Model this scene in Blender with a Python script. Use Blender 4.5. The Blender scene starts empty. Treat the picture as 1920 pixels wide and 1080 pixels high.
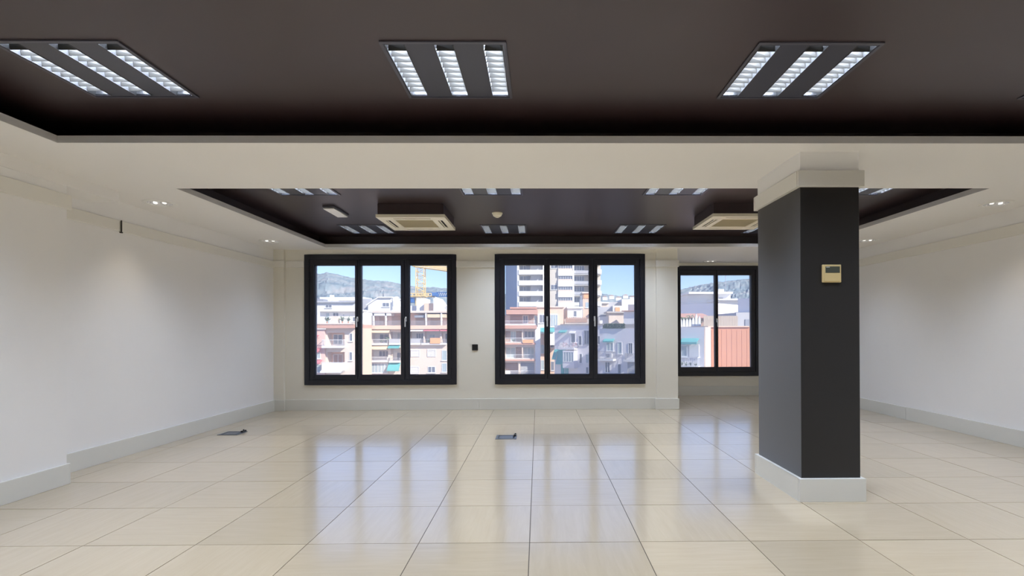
import bpy, bmesh, math, random
from mathutils import Matrix, Vector

random.seed(7)
S = bpy.context.scene
COL = S.collection
PI = math.pi

# ------------------------------------------------------------------ camera, world, sun, exposure
F_PX, CX, CY = 979.43, 1019.0, 617.86
CAM = Vector((0, 0, 1.145))
ROT = Matrix.Rotation(-0.0105, 3, 'Z') @ Matrix.Rotation(0.0034, 3, 'X') @ Matrix.Rotation(0.0031, 3, 'Y')
cd = bpy.data.cameras.new('camera')
cam = bpy.data.objects.new('camera', cd)
COL.objects.link(cam)
cd.sensor_width = 36
cd.lens = F_PX / 1920 * 36
cd.shift_x = (960 - CX) / 1920
cd.shift_y = (CY - 540) / 1920
cd.clip_end = 9000
cd.clip_start = 0.05
cam.matrix_world = Matrix.Translation(CAM) @ (ROT @ Matrix.Rotation(PI / 2, 3, 'X')).to_4x4()
S.camera = cam

SUN_AZ, SUN_EL = math.radians(52), math.radians(33)      # the sun stands behind and to the right of the room
SUN_DIR = Vector((math.sin(SUN_AZ) * math.cos(SUN_EL), -math.cos(SUN_AZ) * math.cos(SUN_EL), math.sin(SUN_EL)))
W = bpy.data.worlds.new('sky')
S.world = W
W.use_nodes = True
wn = W.node_tree
sky = wn.nodes.new('ShaderNodeTexSky')
sky.sky_type = 'NISHITA'
sky.sun_disc = False
sky.sun_elevation = SUN_EL
sky.sun_rotation = PI - SUN_AZ
sky.altitude = 100
sky.air_density = 1.0
sky.dust_density = 0.1
sky.ozone_density = 2.5
tint = wn.nodes.new('ShaderNodeMix')
tint.data_type = 'RGBA'
tint.blend_type = 'MULTIPLY'
tint.inputs[0].default_value = 1.0
tint.inputs[7].default_value = (0.76, 0.775, 1.0, 1)
wn.links.new(sky.outputs[0], tint.inputs[6])
wn.links.new(tint.outputs[2], wn.nodes['Background'].inputs[0])
wn.nodes['Background'].inputs[1].default_value = 0.205
sd = bpy.data.lights.new('sun', 'SUN')
sun = bpy.data.objects.new('sun', sd)
COL.objects.link(sun)
sd.energy = 7.1
sd.angle = 0.01
sd.color = (1.0, 0.93, 0.83)
sun.rotation_euler = SUN_DIR.to_track_quat('Z', 'Y').to_euler()
PANEL_WATT = 20.5          # each of the three lamps in a ceiling panel
SPOT_WATT = 9.0

vs = S.view_settings
S.display_settings.display_device = 'sRGB'
vs.view_transform = 'Standard'
vs.look = 'None'
vs.exposure = 0.2
vs.gamma = 1.0
vs.use_curve_mapping = False
S.cycles.max_bounces = 10
S.cycles.diffuse_bounces = 6
S.cycles.glossy_bounces = 4
S.cycles.transparent_max_bounces = 12
S.cycles.caustics_reflective = False
S.cycles.caustics_refractive = False
S.cycles.sample_clamp_indirect = 6
S.cycles.use_denoising = True

# ------------------------------------------------------------------ helpers
MATS = {}


def lin(r, g, b):
    f = lambda c: c / 12.92 if c <= 0.04045 else ((c + 0.055) / 1.055) ** 2.4
    return (f(r / 255), f(g / 255), f(b / 255), 1)


def mat(name, col, rough=0.6, metal=0.0, spec=0.5, var=0.0, scale=4.0, bump=0.0, bscale=60.0, stretch=(1, 1, 1)):
    """Principled paint, metal or fabric with fine colour variation and relief."""
    if name in MATS:
        return MATS[name]
    m = bpy.data.materials.new(name)
    m.use_nodes = True
    nt = m.node_tree
    b = nt.nodes['Principled BSDF']
    b.inputs['Roughness'].default_value = rough
    b.inputs['Metallic'].default_value = metal
    b.inputs['Specular IOR Level'].default_value = spec
    c = tuple(col[:3]) + (1,)
    b.inputs['Base Color'].default_value = c
    if var or bump:
        tc = nt.nodes.new('ShaderNodeTexCoord')
        mp = nt.nodes.new('ShaderNodeMapping')
        mp.inputs['Scale'].default_value = stretch
        nt.links.new(tc.outputs['Object'], mp.inputs[0])
    if var:
        n = nt.nodes.new('ShaderNodeTexNoise')
        n.inputs['Scale'].default_value = scale
        n.inputs['Detail'].default_value = 5
        nt.links.new(mp.outputs[0], n.inputs['Vector'])
        mx = nt.nodes.new('ShaderNodeMix')
        mx.data_type = 'RGBA'
        mx.inputs[6].default_value = tuple(max(0, x * (1 - var)) for x in c[:3]) + (1,)
        mx.inputs[7].default_value = tuple(min(1, x * (1 + var)) for x in c[:3]) + (1,)
        nt.links.new(n.outputs[0], mx.inputs[0])
        nt.links.new(mx.outputs[2], b.inputs['Base Color'])
    if bump:
        n2 = nt.nodes.new('ShaderNodeTexNoise')
        n2.inputs['Scale'].default_value = bscale
        n2.inputs['Detail'].default_value = 3
        nt.links.new(mp.outputs[0], n2.inputs['Vector'])
        bp = nt.nodes.new('ShaderNodeBump')
        bp.inputs['Strength'].default_value = bump
        bp.inputs['Distance'].default_value = 0.002
        nt.links.new(n2.outputs[0], bp.inputs['Height'])
        nt.links.new(bp.outputs[0], b.inputs['Normal'])
    MATS[name] = m
    return m


class MB:
    """collects simple shapes and links them as ONE mesh object"""

    def __init__(self):
        self.v = []
        self.f = []

    def raw(self, vs_, fs_):
        o = len(self.v)
        self.v += [tuple(p) for p in vs_]
        self.f += [tuple(i + o for i in f) for f in fs_]
        return self

    def box(self, x0, x1, y0, y1, z0, z1):
        x0, x1 = min(x0, x1), max(x0, x1)
        y0, y1 = min(y0, y1), max(y0, y1)
        z0, z1 = min(z0, z1), max(z0, z1)
        return self.raw([(x0, y0, z0), (x1, y0, z0), (x1, y1, z0), (x0, y1, z0), (x0, y0, z1), (x1, y0, z1), (x1, y1, z1), (x0, y1, z1)],
                        [(0, 3, 2, 1), (4, 5, 6, 7), (0, 1, 5, 4), (1, 2, 6, 5), (2, 3, 7, 6), (3, 0, 4, 7)])

    def prism(self, prof, axis, a0, a1):
        """profile (list of 2D points) extruded along axis 0/1/2 from a0 to a1"""
        n = len(prof)

        def P(p, a):
            if axis == 0: return (a, p[0], p[1])
            if axis == 1: return (p[0], a, p[1])
            return (p[0], p[1], a)
        vs_ = [P(p, a0) for p in prof] + [P(p, a1) for p in prof]
        fs_ = [(i, (i + 1) % n, n + (i + 1) % n, n + i) for i in range(n)] + [tuple(range(n))[::-1], tuple(range(n, 2 * n))]
        return self.raw(vs_, fs_)

    def ringframe(self, x0, x1, z0, z1, wl, wr, wb, wt, y0, y1):
        self.box(x0, x0 + wl, y0, y1, z0, z1)
        self.box(x1 - wr, x1, y0, y1, z0, z1)
        self.box(x0 + wl, x1 - wr, y0, y1, z0, z0 + wb)
        return self.box(x0 + wl, x1 - wr, y0, y1, z1 - wt, z1)

    def lathe(self, prof, seg=24, cx=0, cy=0, cz=0, cap=True):
        """profile of (radius, z) turned about the z axis"""
        o = len(self.v)
        for r, z in prof:
            for k in range(seg):
                a = 2 * PI * k / seg
                self.v.append((cx + r * math.cos(a), cy + r * math.sin(a), cz + z))
        for i in range(len(prof) - 1):
            for k in range(seg):
                k2 = (k + 1) % seg
                self.f.append((o + i * seg + k, o + i * seg + k2, o + (i + 1) * seg + k2, o + (i + 1) * seg + k))
        if cap:
            self.f.append(tuple(o + k for k in range(seg))[::-1])
            e = o + (len(prof) - 1) * seg
            self.f.append(tuple(e + k for k in range(seg)))
        return self

    def bar(self, a, b, r, seg=4):
        a, b = Vector(a), Vector(b)
        d = (b - a).normalized()
        u = d.orthogonal().normalized()
        w = d.cross(u)
        vs_ = []
        for p in (a, b):
            for k in range(seg):
                t = 2 * PI * (k + 0.5) / seg
                vs_.append(p + (u * math.cos(t) + w * math.sin(t)) * r)
        fs_ = [(k, (k + 1) % seg, seg + (k + 1) % seg, seg + k) for k in range(seg)]
        fs_ += [tuple(range(seg))[::-1], tuple(range(seg, 2 * seg))]
        return self.raw(vs_, fs_)

    def holed(self, u0, u1, v0, v1, t0, t1, holes, m):
        """slab u0..u1 x v0..v1, thickness t0..t1, with rectangular holes (a,b,c,d)=(u0,u1,v0,v1); m maps (u,v,t) to xyz"""
        us = sorted(set([u0, u1] + [h[i] for h in holes for i in (0, 1) if u0 < h[i] < u1]))
        vv = sorted(set([v0, v1] + [h[i] for h in holes for i in (2, 3) if v0 < h[i] < v1]))

        def solid(i, j):
            if i < 0 or j < 0 or i >= len(us) - 1 or j >= len(vv) - 1: return False
            cu, cv = (us[i] + us[i + 1]) / 2, (vv[j] + vv[j + 1]) / 2
            return not any(h[0] < cu < h[1] and h[2] < cv < h[3] for h in holes)
        for i in range(len(us) - 1):
            for j in range(len(vv) - 1):
                if not solid(i, j): continue
                a, b, c, d = us[i], us[i + 1], vv[j], vv[j + 1]
                q = lambda *ps: self.raw([m(*p) for p in ps], [(0, 1, 2, 3)])
                q((a, c, t0), (b, c, t0), (b, d, t0), (a, d, t0))
                q((a, c, t1), (a, d, t1), (b, d, t1), (b, c, t1))
                if not solid(i - 1, j): q((a, c, t0), (a, d, t0), (a, d, t1), (a, c, t1))
                if not solid(i + 1, j): q((b, c, t0), (b, c, t1), (b, d, t1), (b, d, t0))
                if not solid(i, j - 1): q((a, c, t0), (a, c, t1), (b, c, t1), (b, c, t0))
                if not solid(i, j + 1): q((a, d, t0), (b, d, t0), (b, d, t1), (a, d, t1))
        return self

    def mesh(self, name, m, smooth=False, bevel=0.0):
        me = bpy.data.meshes.new(name)
        me.from_pydata(self.v, [], self.f)
        bm = bmesh.new()
        bm.from_mesh(me)
        bmesh.ops.remove_doubles(bm, verts=bm.verts, dist=1e-5)
        bmesh.ops.recalc_face_normals(bm, faces=bm.faces)
        if bevel:
            es = [e for e in bm.edges if len(e.link_faces) == 2 and e.calc_face_angle(0) > 0.6]
            bmesh.ops.bevel(bm, geom=es, offset=bevel, segments=2, profile=0.5, affect='EDGES')
        if smooth:
            for f in bm.faces: f.smooth = True
            for e in bm.edges:
                if len(e.link_faces) == 2 and e.calc_face_angle(0) > 0.7: e.smooth = False
        bm.to_mesh(me)
        bm.free()
        if m: me.materials.append(m)
        return me

    def build(self, name, m, parent=None, smooth=False, bevel=0.0):
        return link(name, self.mesh(name, m, smooth, bevel), parent)


def link(name, data, parent=None):
    o = bpy.data.objects.new(name, data)
    COL.objects.link(o)
    if parent: o.parent = parent
    return o


def tag(o, label=None, cat=None, group=None, kind=None):
    if label: o['label'] = label
    if cat: o['category'] = cat
    if group: o['group'] = group
    if kind: o['kind'] = kind
    return o


def thing(name, label, cat, loc=(0, 0, 0), rz=0.0, group=None):
    o = link(name, None)
    o.location = loc
    o.rotation_euler = (0, 0, rz)
    return tag(o, label, cat, group)


def copy_tree(o, parent=None):
    c = o.copy()
    COL.objects.link(c)
    c.parent = parent
    for ch in list(o.children):
        copy_tree(ch, c)
    return c


XY = lambda u, v, t: (u, v, t)
XZ = lambda u, v, t: (u, t, v)
YZ = lambda u, v, t: (t, u, v)

# ------------------------------------------------------------------ materials of the room
M_WALL = mat('white wall paint', (0.87, 0.865, 0.865), 0.55, var=0.03, scale=1.2, bump=0.06, bscale=180)
M_SOFFIT = mat('white ceiling paint', (0.85, 0.84, 0.83), 0.7, var=0.02, scale=1.0, bump=0.04, bscale=160)
M_TRIM = mat('pale grey skirting paint', (0.71, 0.71, 0.67), 0.38, var=0.04, scale=3, bump=0.05, bscale=90)
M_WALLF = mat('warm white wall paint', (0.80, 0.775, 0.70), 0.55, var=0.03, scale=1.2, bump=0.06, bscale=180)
M_BAND = mat('cream band paint', (0.80, 0.785, 0.735), 0.5, var=0.02, scale=2)
M_LIP = mat('lip paint with shade', (0.62, 0.61, 0.61), 0.6, var=0.02)  # white lip, greyed to carry the weaker light on it
M_DARK = mat('dark brown ceiling paint', (0.033, 0.017, 0.019), 0.42, spec=0.95, var=0.10, scale=0.9, bump=0.05, bscale=140)
M_PILLAR = mat('charcoal pillar paint', (0.009, 0.0075, 0.007), 0.42, spec=0.42, var=0.12, scale=2.5, bump=0.05, bscale=120)
_b = M_PILLAR.node_tree.nodes['Principled BSDF']
_b.inputs['Sheen Weight'].default_value = 0.5
_b.inputs['Sheen Roughness'].default_value = 0.42
M_FRAME = mat('black window frame', (0.010, 0.011, 0.019), 0.36, spec=0.5, var=0.1, scale=8)
M_SEAL = mat('black rubber seal', (0.006, 0.006, 0.007), 0.6)
M_HANDLE = mat('pale metal handle', (0.75, 0.76, 0.78), 0.3, metal=0.6)
M_PLATE = mat('slate grey fixture metal', (0.050, 0.053, 0.078), 0.36, spec=0.6, var=0.05, scale=3)
M_RIM = mat('grey fixture rim', (0.11, 0.11, 0.14), 0.35, metal=0.3)
M_REFL = mat('polished louvre aluminium', (0.075, 0.076, 0.078), 0.3, metal=0.5)
M_BLADE = mat('louvre blade aluminium', (0.055, 0.053, 0.048), 0.3, metal=0.4)
M_WHITE = mat('white plastic', (0.82, 0.82, 0.80), 0.4)
M_CREAM = mat('aged cream plastic', (0.92, 0.86, 0.70), 0.42, var=0.03, scale=6)
M_GRILLE = mat('beige filter grille', (0.52, 0.45, 0.29), 0.6)
M_SLOT = mat('dark slot', (0.02, 0.018, 0.015), 0.7)
M_IVORY = mat('yellowed ivory plastic', (0.62, 0.48, 0.23), 0.42, var=0.03, scale=20)
M_LCD = mat('grey green display', (0.055, 0.065, 0.052), 0.18)
M_STEEL = mat('brushed steel', (0.17, 0.185, 0.21), 0.5, metal=0.6)
M_BLACKP = mat('black plastic', (0.012, 0.013, 0.016), 0.35)
M_GROUT = mat('dark grout', (0.075, 0.06, 0.045), 0.85)


def tile_material():
    m = bpy.data.materials.new('cream stone tile')
    m.use_nodes = True
    nt = m.node_tree
    L = nt.links.new
    b = nt.nodes['Principled BSDF']
    tc = nt.nodes.new('ShaderNodeTexCoord')
    oi = nt.nodes.new('ShaderNodeObjectInfo')
    add = nt.nodes.new('ShaderNodeVectorMath')
    add.operation = 'ADD'
    mul = nt.nodes.new('ShaderNodeVectorMath')
    mul.operation = 'SCALE'
    cmb = nt.nodes.new('ShaderNodeCombineXYZ')
    for i in range(3): L(oi.outputs['Random'], cmb.inputs[i])
    L(cmb.outputs[0], mul.inputs[0])
    mul.inputs['Scale'].default_value = 37.0
    L(tc.outputs['Object'], add.inputs[0])
    L(mul.outputs[0], add.inputs[1])
    mp = nt.nodes.new('ShaderNodeMapping')
    mp.inputs['Scale'].default_value = (1.0, 9.0, 1.0)
    mp.inputs['Rotation'].default_value = (0, 0, 0.12)
    L(add.outputs[0], mp.inputs[0])
    n1 = nt.nodes.new('ShaderNodeTexNoise')
    n1.inputs['Scale'].default_value = 3.2
    n1.inputs['Detail'].default_value = 7
    n1.inputs['Roughness'].default_value = 0.6
    n1.inputs['Distortion'].default_value = 0.5
    L(mp.outputs[0], n1.inputs['Vector'])
    rp = nt.nodes.new('ShaderNodeValToRGB')
    e = rp.color_ramp.elements
    e[0].position, e[0].color = 0.28, (0.50, 0.398, 0.258, 1)
    e[1].position, e[1].color = 0.75, (0.565, 0.465, 0.318, 1)
    L(n1.outputs[0], rp.inputs[0])
    hsv = nt.nodes.new('ShaderNodeHueSaturation')
    mr = nt.nodes.new('ShaderNodeMapRange')
    mr.inputs[3].default_value = 0.93
    mr.inputs[4].default_value = 1.06
    L(oi.outputs['Random'], mr.inputs[0])
    L(mr.outputs[0], hsv.inputs['Value'])
    L(rp.outputs[0], hsv.inputs['Color'])
    L(hsv.outputs[0], b.inputs['Base Color'])
    n2 = nt.nodes.new('ShaderNodeTexNoise')
    n2.inputs['Scale'].default_value = 5
    n2.inputs['Detail'].default_value = 6
    L(add.outputs[0], n2.inputs['Vector'])
    mr2 = nt.nodes.new('ShaderNodeMapRange')
    mr2.inputs[1].default_value = 0.35
    mr2.inputs[2].default_value = 0.7
    mr2.inputs[3].default_value = 0.09
    mr2.inputs[4].default_value = 0.19
    L(n2.outputs[0], mr2.inputs[0])
    L(mr2.outputs[0], b.inputs['Roughness'])
    b.inputs['IOR'].default_value = 1.9
    b.inputs['Coat Weight'].default_value = 0.85
    b.inputs['Coat Roughness'].default_value = 0.285
    b.inputs['Coat IOR'].default_value = 1.6
    bp = nt.nodes.new('ShaderNodeBump')
    bp.inputs['Strength'].default_value = 0.032
    bp.inputs['Distance'].default_value = 0.002
    L(n1.outputs[0], bp.inputs['Height'])
    L(bp.outputs[0], b.inputs['Normal'])
    return m


def glass_material(name, tint=(0.97, 0.985, 1.0), refl=0.06, flare_veil=0.17):
    m = bpy.data.materials.new(name)
    m.use_nodes = True
    nt = m.node_tree
    nt.nodes.remove(nt.nodes['Principled BSDF'])
    out = nt.nodes['Material Output']
    t = nt.nodes.new('ShaderNodeBsdfTransparent')
    t.inputs[0].default_value = tint + (1,)
    g = nt.nodes.new('ShaderNodeBsdfGlossy')
    g.inputs['Roughness'].default_value = 0.02
    g.inputs[0].default_value = (1, 1, 1, 1)
    lw = nt.nodes.new('ShaderNodeLayerWeight')
    lw.inputs[0].default_value = 0.25
    mu = nt.nodes.new('ShaderNodeMath')
    mu.operation = 'MULTIPLY'
    mu.inputs[1].default_value = refl * 4
    nt.links.new(lw.outputs['Fresnel'], mu.inputs[0])
    du = nt.nodes.new('ShaderNodeBsdfTranslucent')
    du.inputs[0].default_value = (0.9, 0.92, 0.95, 1)
    md = nt.nodes.new('ShaderNodeMixShader')
    md.inputs[0].default_value = flare_veil  # translucent share imitates flare haze over the outside view
    nt.links.new(t.outputs[0], md.inputs[1])
    nt.links.new(du.outputs[0], md.inputs[2])
    mx = nt.nodes.new('ShaderNodeMixShader')
    nt.links.new(mu.outputs[0], mx.inputs[0])
    nt.links.new(md.outputs[0], mx.inputs[1])
    nt.links.new(g.outputs[0], mx.inputs[2])
    nt.links.new(mx.outputs[0], out.inputs[0])
    return m


def emit_material(name, col, strength):
    m = bpy.data.materials.new(name)
    m.use_nodes = True
    b = m.node_tree.nodes['Principled BSDF']
    b.inputs['Base Color'].default_value = (0.8, 0.8, 0.8, 1)
    b.inputs['Emission Color'].default_value = col + (1,)
    b.inputs['Emission Strength'].default_value = strength
    return m


M_TILE = tile_material()
M_GLASS = glass_material('window glass')
M_BULB = emit_material('lit lamp bulb', (1.0, 0.96, 0.9), 1.1)
M_TUBE = emit_material('lit lamp tube', (0.95, 0.98, 1.0), 3.0)

# ------------------------------------------------------------------ the room: dimensions in metres, camera foot at the origin
XL, XR = -3.84, 4.72          # side wall faces
YF, YF2, YR = 7.67, 9.225, -4.2     # window wall, recessed window wall, rear wall
ZS, ZC, ZT = 2.347, 2.527, 2.80      # soffit, dark ceiling, top
COLX, COLY = -3.575, 4.0      # wall column on the left
LIPZ = 2.393

PANEL_X = [-2.284, -0.45, 1.366, 3.165]
ROWS = [2.783, 0.65, -1.48, 4.983, 7.045]
C_FRONT = (-3.04, 3.84, -2.5, 3.335)
C_REAR = (-3.02, 3.84, 4.39, 7.45)
DOWN = [(-3.51, 4.89), (-3.53, 6.925), (4.365, 4.926), (4.41, 6.943), (2.985, 9.0)]

# floor slab and tiles
fl = MB().box(XL - 0.3, XR + 0.3, YR - 0.3, YF + 0.1, -0.30, -0.003).box(1.9, XR + 0.3, YF + 0.1, YF2 + 0.3, -0.30, -0.003).build('floor', M_GROUT)
tag(fl, kind='structure')
TX0, TY0, P, G = -0.049, 2.836, 0.6, 0.0044
tile_me = {}


def tile(x0, x1, y0, y1):
    w, d = round(x1 - x0, 4), round(y1 - y0, 4)
    full = abs(w - (P - G)) < 1e-3 and abs(d - (P - G)) < 1e-3
    if (w, d) not in tile_me:
        tile_me[(w, d)] = MB().box(-w / 2, w / 2, -d / 2, d / 2, -0.003, 0.0).mesh('tile', M_TILE)
    o = link('tile', tile_me[(w, d)], fl)
    o.location = ((x0 + x1) / 2, (y0 + y1) / 2, random.uniform(-0.0002, 0.0002))
    o.rotation_euler = (random.gauss(0, 0.0005), random.gauss(0, 0.0005), random.choice((0, PI / 2, PI, -PI / 2)) if full else 0)


far_row = MB()
j = math.floor((-0.2 - TY0) / P)
while TY0 + j * P < YF2:
    y0 = TY0 + j * P
    i = math.floor((XL - TX0) / P)
    while TX0 + i * P < XR:
        x0 = TX0 + i * P
        a, b, c, d = max(x0, XL) + G / 2, min(x0 + P, XR) - G / 2, y0 + G / 2, min(y0 + P, YF2) - G / 2
        if c > YF - 0.02 and b < 2.06:
            i += 1
            continue
        if d > YF and a < 2.06:
            if b < 2.06: d = min(d, YF)
        if b - a > 0.02 and d - c > 0.02: tile(a, b, c, d)
        i += 1
    j += 1
rest = MB()
for jj in range(8):
    y1 = TY0 + (math.floor((-0.2 - TY0) / P) - jj) * P - G / 2
    for ii in range(15):
        x0 = TX0 + (math.floor((XL - TX0) / P) + ii) * P
        a, b = max(x0, XL) + G / 2, min(x0 + P, XR) - G / 2
        if y1 > YR and b > a: rest.box(a, b, max(YR, y1 - P + G), y1, -0.003, 0)
tag(rest.build('tile', M_TILE, fl), kind='stuff')

# windows are cut out of the two outer walls
W1 = (-3.41, -1.193, 0.37, 2.275)
W2 = (-0.632, 1.576, 0.37, 2.278)
W3 = (2.40, 3.93, 0.347, 2.292)
wf = MB().holed(XL - 0.3, 2.045, -0.3, ZT, YF, YF + 0.28, [W1, W2], XZ)
wf.box(1.80, 2.045, YF + 0.28, YF2 + 0.28, -0.3, ZT)
tag(wf.build('wall_front', M_WALLF), kind='structure')
wf2 = MB().holed(2.045, XR + 0.3, -0.3, ZT, YF2, YF2 + 0.28, [W3], XZ)
tag(wf2.build('wall_recess', M_WALLF), kind='structure')
wl = MB().box(XL - 0.3, XL, YR - 0.3, YF, -0.3, ZT)
wl.box(XL, COLX, YR, COLY, 0, ZS + 0.02)
tag(wl.build('wall_left', M_WALL), kind='structure')
tag(MB().box(XR, XR + 0.3, YR - 0.3, YF2, -0.3, ZT).build('wall_right', M_WALL), kind='structure')
tag(MB().box(XL, XR, YR - 0.3, YR, -0.3, ZT).build('wall_rear', M_WALL), kind='structure')

# piers on the window wall
PX0, PX1, PY = 1.735, 2.045, 7.62
pier = MB().box(PX0, PX1, PY, YF, 0, ZS).build('wall_pier', M_WALLF)
tag(pier, kind='structure')
MB().box(PX0 - 0.02, PX1 + 0.014, PY - 0.015, YF, 0, 0.158).build('plinth', M_TRIM, pier, bevel=0.003)
MB().box(PX0 - 0.012, PX1 + 0.018, PY - 0.02, YF, 2.083, 2.178).build('capital_band', M_BAND, pier, bevel=0.003)
cp = MB().box(XL, -3.69, 7.625, YF, 0, ZS).build('wall_corner', M_WALLF)
tag(cp, kind='structure')

# skirting
tag(MB().box(XL + 0.02, -3.675, 7.61, 7.63, 0, 0.16).box(-3.69, -0.865, 7.655, YF, 0, 0.16).build('baseboard_front', M_TRIM, bevel=0.002), kind='structure')
tag(MB().box(-0.862, PX0 - 0.02, 7.655, YF, 0, 0.16).build('baseboard_middle', M_TRIM, bevel=0.002), kind='structure')
tag(MB().box(2.06, XR, YF2 - 0.02, YF2, 0, 0.168).build('baseboard_recess', M_TRIM, bevel=0.002), kind='structure')
tag(MB().box(XL, XL + 0.02, COLY, 7.63, 0, 0.160).build('baseboard_left', M_TRIM, bevel=0.002), kind='structure')
tag(MB().box(XL, COLX + 0.02, COLY - 1e-3, COLY + 0.012, 0, 0.154).box(COLX, COLX + 0.02, YR, COLY, 0, 0.154).build('baseboard_column', M_TRIM, bevel=0.002), kind='structure')
tag(MB().box(XR - 0.02, XR, 6.64, YF2 - 0.02, 0, 0.160).build('baseboard_right', M_TRIM, bevel=0.002), kind='structure')
tag(MB().box(XR - 0.021, XR, YR, 6.634, 0, 0.163).build('baseboard_right', M_TRIM, bevel=0.002), kind='structure')

# picture rail bands high on the walls
BZ0, BZ1 = 2.085, 2.182
n_trim = [0]


def band(mb):
    n_trim[0] += 1
    return tag(mb.build('trim_%d' % n_trim[0], M_BAND, bevel=0.003), kind='structure')


band(MB().box(COLX, COLX + 0.022, YR, COLY + 0.022, 2.083, 2.19).box(XL, COLX, COLY, COLY + 0.022, 2.083, 2.19))
band(MB().box(XL, XL + 0.022, COLY + 0.02, 4.812, 2.075, 2.170))
band(MB().box(XL, XL + 0.026, 4.826, 7.60, 2.072, 2.168))
band(MB().box(XR - 0.022, XR, YR, YF2, 2.075, 2.185))
band(MB().box(XL, -3.675, 7.60, 7.63, BZ0, BZ1).box(-3.675, W1[0], YF - 0.022, YF, BZ0, BZ1))
band(MB().box(W1[1], W2[0], YF - 0.022, YF, BZ0, BZ1))
band(MB().box(W2[1], PX0, YF - 0.022, YF, BZ0, BZ1))
M_GAP = mat('dark joint shade', (0.05, 0.045, 0.04), 0.8)
cb = thing('joint_shade', 'dark strip drawn in as shade at the picture rail joint, left wall', 'joint shade', (XL + 0.03, 4.819, 2.06))  # dark bar and foot put in as the shade of the rail joint
MB().bar((0, 0, 0.0), (0, 0, 0.112), 0.006, 8).build('shade_strip', M_GAP, cb)
MB().box(-0.008, 0.008, -0.014, 0.008, -0.004, 0.006).build('shade_foot', M_GAP, cb)

# ------------------------------------------------------------------ ceiling: white soffit with two dark coffers
hs = 0.095
holes = [C_FRONT, C_REAR] + [(x - hs, x + hs, y - hs, y + hs) for x, y in DOWN]
sf = MB().holed(XL, XR, YR, YF, ZS, ZS + 0.015, [h for h in holes if h[3] < YF], XY)
sf.holed(2.045, XR, YF, YF2, ZS, ZS + 0.015, [holes[-1]], XY)
sf.box(XL - 0.3, XR + 0.3, YR - 0.3, YF + 0.28, ZT - 0.1, ZT + 0.3).box(1.8, XR + 0.3, YF + 0.28, YF2 + 0.28, ZT - 0.1, ZT + 0.3)
ceil = sf.build('ceiling', M_SOFFIT)
tag(ceil, kind='structure')
MB().box(XL, COLX + 0.008, YR, 4.483, 2.258, ZS).build('bulkhead', M_SOFFIT, ceil)
HP = 0.302
for (x0, x1, y0, y1), rows in ((C_FRONT, ROWS[:3]), (C_REAR, ROWS[3:])):
    ph = [(px - HP, px + HP, r - HP, r + HP) for px in PANEL_X for r in rows]
    sb = 0.30 if y1 < 4 else 0.15
    MB().holed(x0 - sb - 0.02, x1 + sb + 0.02, y0 - sb - 0.02, y1 + sb + 0.02, ZC, ZC + 0.012, ph, XY).build('coffer_board', M_DARK, ceil)
    MB().box(x0 - sb - 0.02, x0 - sb, y0 - sb, y1 + sb, ZS + 0.015, ZC + 0.01).box(x1 + sb, x1 + sb + 0.02, y0 - sb, y1 + sb, ZS + 0.015, ZC + 0.01) \
        .box(x0 - sb, x1 + sb, y1 + sb, y1 + sb + 0.02, ZS + 0.015, ZC + 0.01).box(x0 - sb, x1 + sb, y0 - sb - 0.02, y0 - sb, ZS + 0.015, ZC + 0.01).build('coffer_side', M_DARK, ceil)
    lp = MB()
    t = 0.012
    v = 0.003
    lp.box(x0 - t, x0 + v, y0 - t, y1 + t, ZS + 0.0005, LIPZ).box(x1 - v, x1 + t, y0 - t, y1 + t, ZS + 0.0005, LIPZ).box(x0 + v, x1 - v, y1 - v, y1 + t, ZS + 0.0005, LIPZ).box(x0 + v, x1 - v, y0 - t, y0 + v, ZS + 0.0005, LIPZ)
    lp.build('coffer_lip', M_LIP, ceil)
    MB().box(x0 - sb, x0 - t, y0 - sb, y1 + sb, LIPZ - 0.004, LIPZ - 0.001).box(x1 + t, x1 + sb, y0 - sb, y1 + sb, LIPZ - 0.004, LIPZ - 0.001) \
        .box(x0 - t, x1 + t, y1 + t, y1 + sb, LIPZ - 0.004, LIPZ - 0.001).box(x0 - t, x1 + t, y0 - sb, y0 - t, LIPZ - 0.004, LIPZ - 0.001).build('coffer_ledge', M_DARK, ceil)

# ------------------------------------------------------------------ pillar
PXA, PXB, PYA, PYB = 1.766, 2.164, 3.49, 4.17
pl = link('pillar', None)
pl.location = ((PXA + PXB) / 2, (PYA + PYB) / 2, 0)
tag(pl, 'dark charcoal square pillar with white base and white capital', kind='structure')
hx, hy = (PXB - PXA) / 2, (PYB - PYA) / 2
MB().box(-hx, hx, -hy, hy, 0.0, 2.15).build('shaft', M_PILLAR, pl, bevel=0.004)
MB().box(-hx, hx, -hy, hy, 2.15, ZS + 0.01).build('neck', M_WALL, pl)
pb = MB()
e = 0.024
pb.box(-hx - e, hx + e, -hy - e, -hy, 0, 0.155).box(-hx - e, hx + e, hy, hy + e, 0, 0.155).box(-hx - e, -hx, -hy, hy, 0, 0.155).box(hx, hx + e, -hy, hy, 0, 0.155)
pb.build('plinth', M_TRIM, pl, bevel=0.002)
pc = MB()
pc.box(-hx - e, hx + e, -hy - e, -hy, 2.108, 2.216).box(-hx - e, hx + e, hy, hy + e, 2.108, 2.216).box(-hx - e, -hx, -hy, hy, 2.108, 2.216).box(hx, hx + e, -hy, hy, 2.108, 2.216)
pc.build('capital', M_BAND, pl, bevel=0.003)


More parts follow.
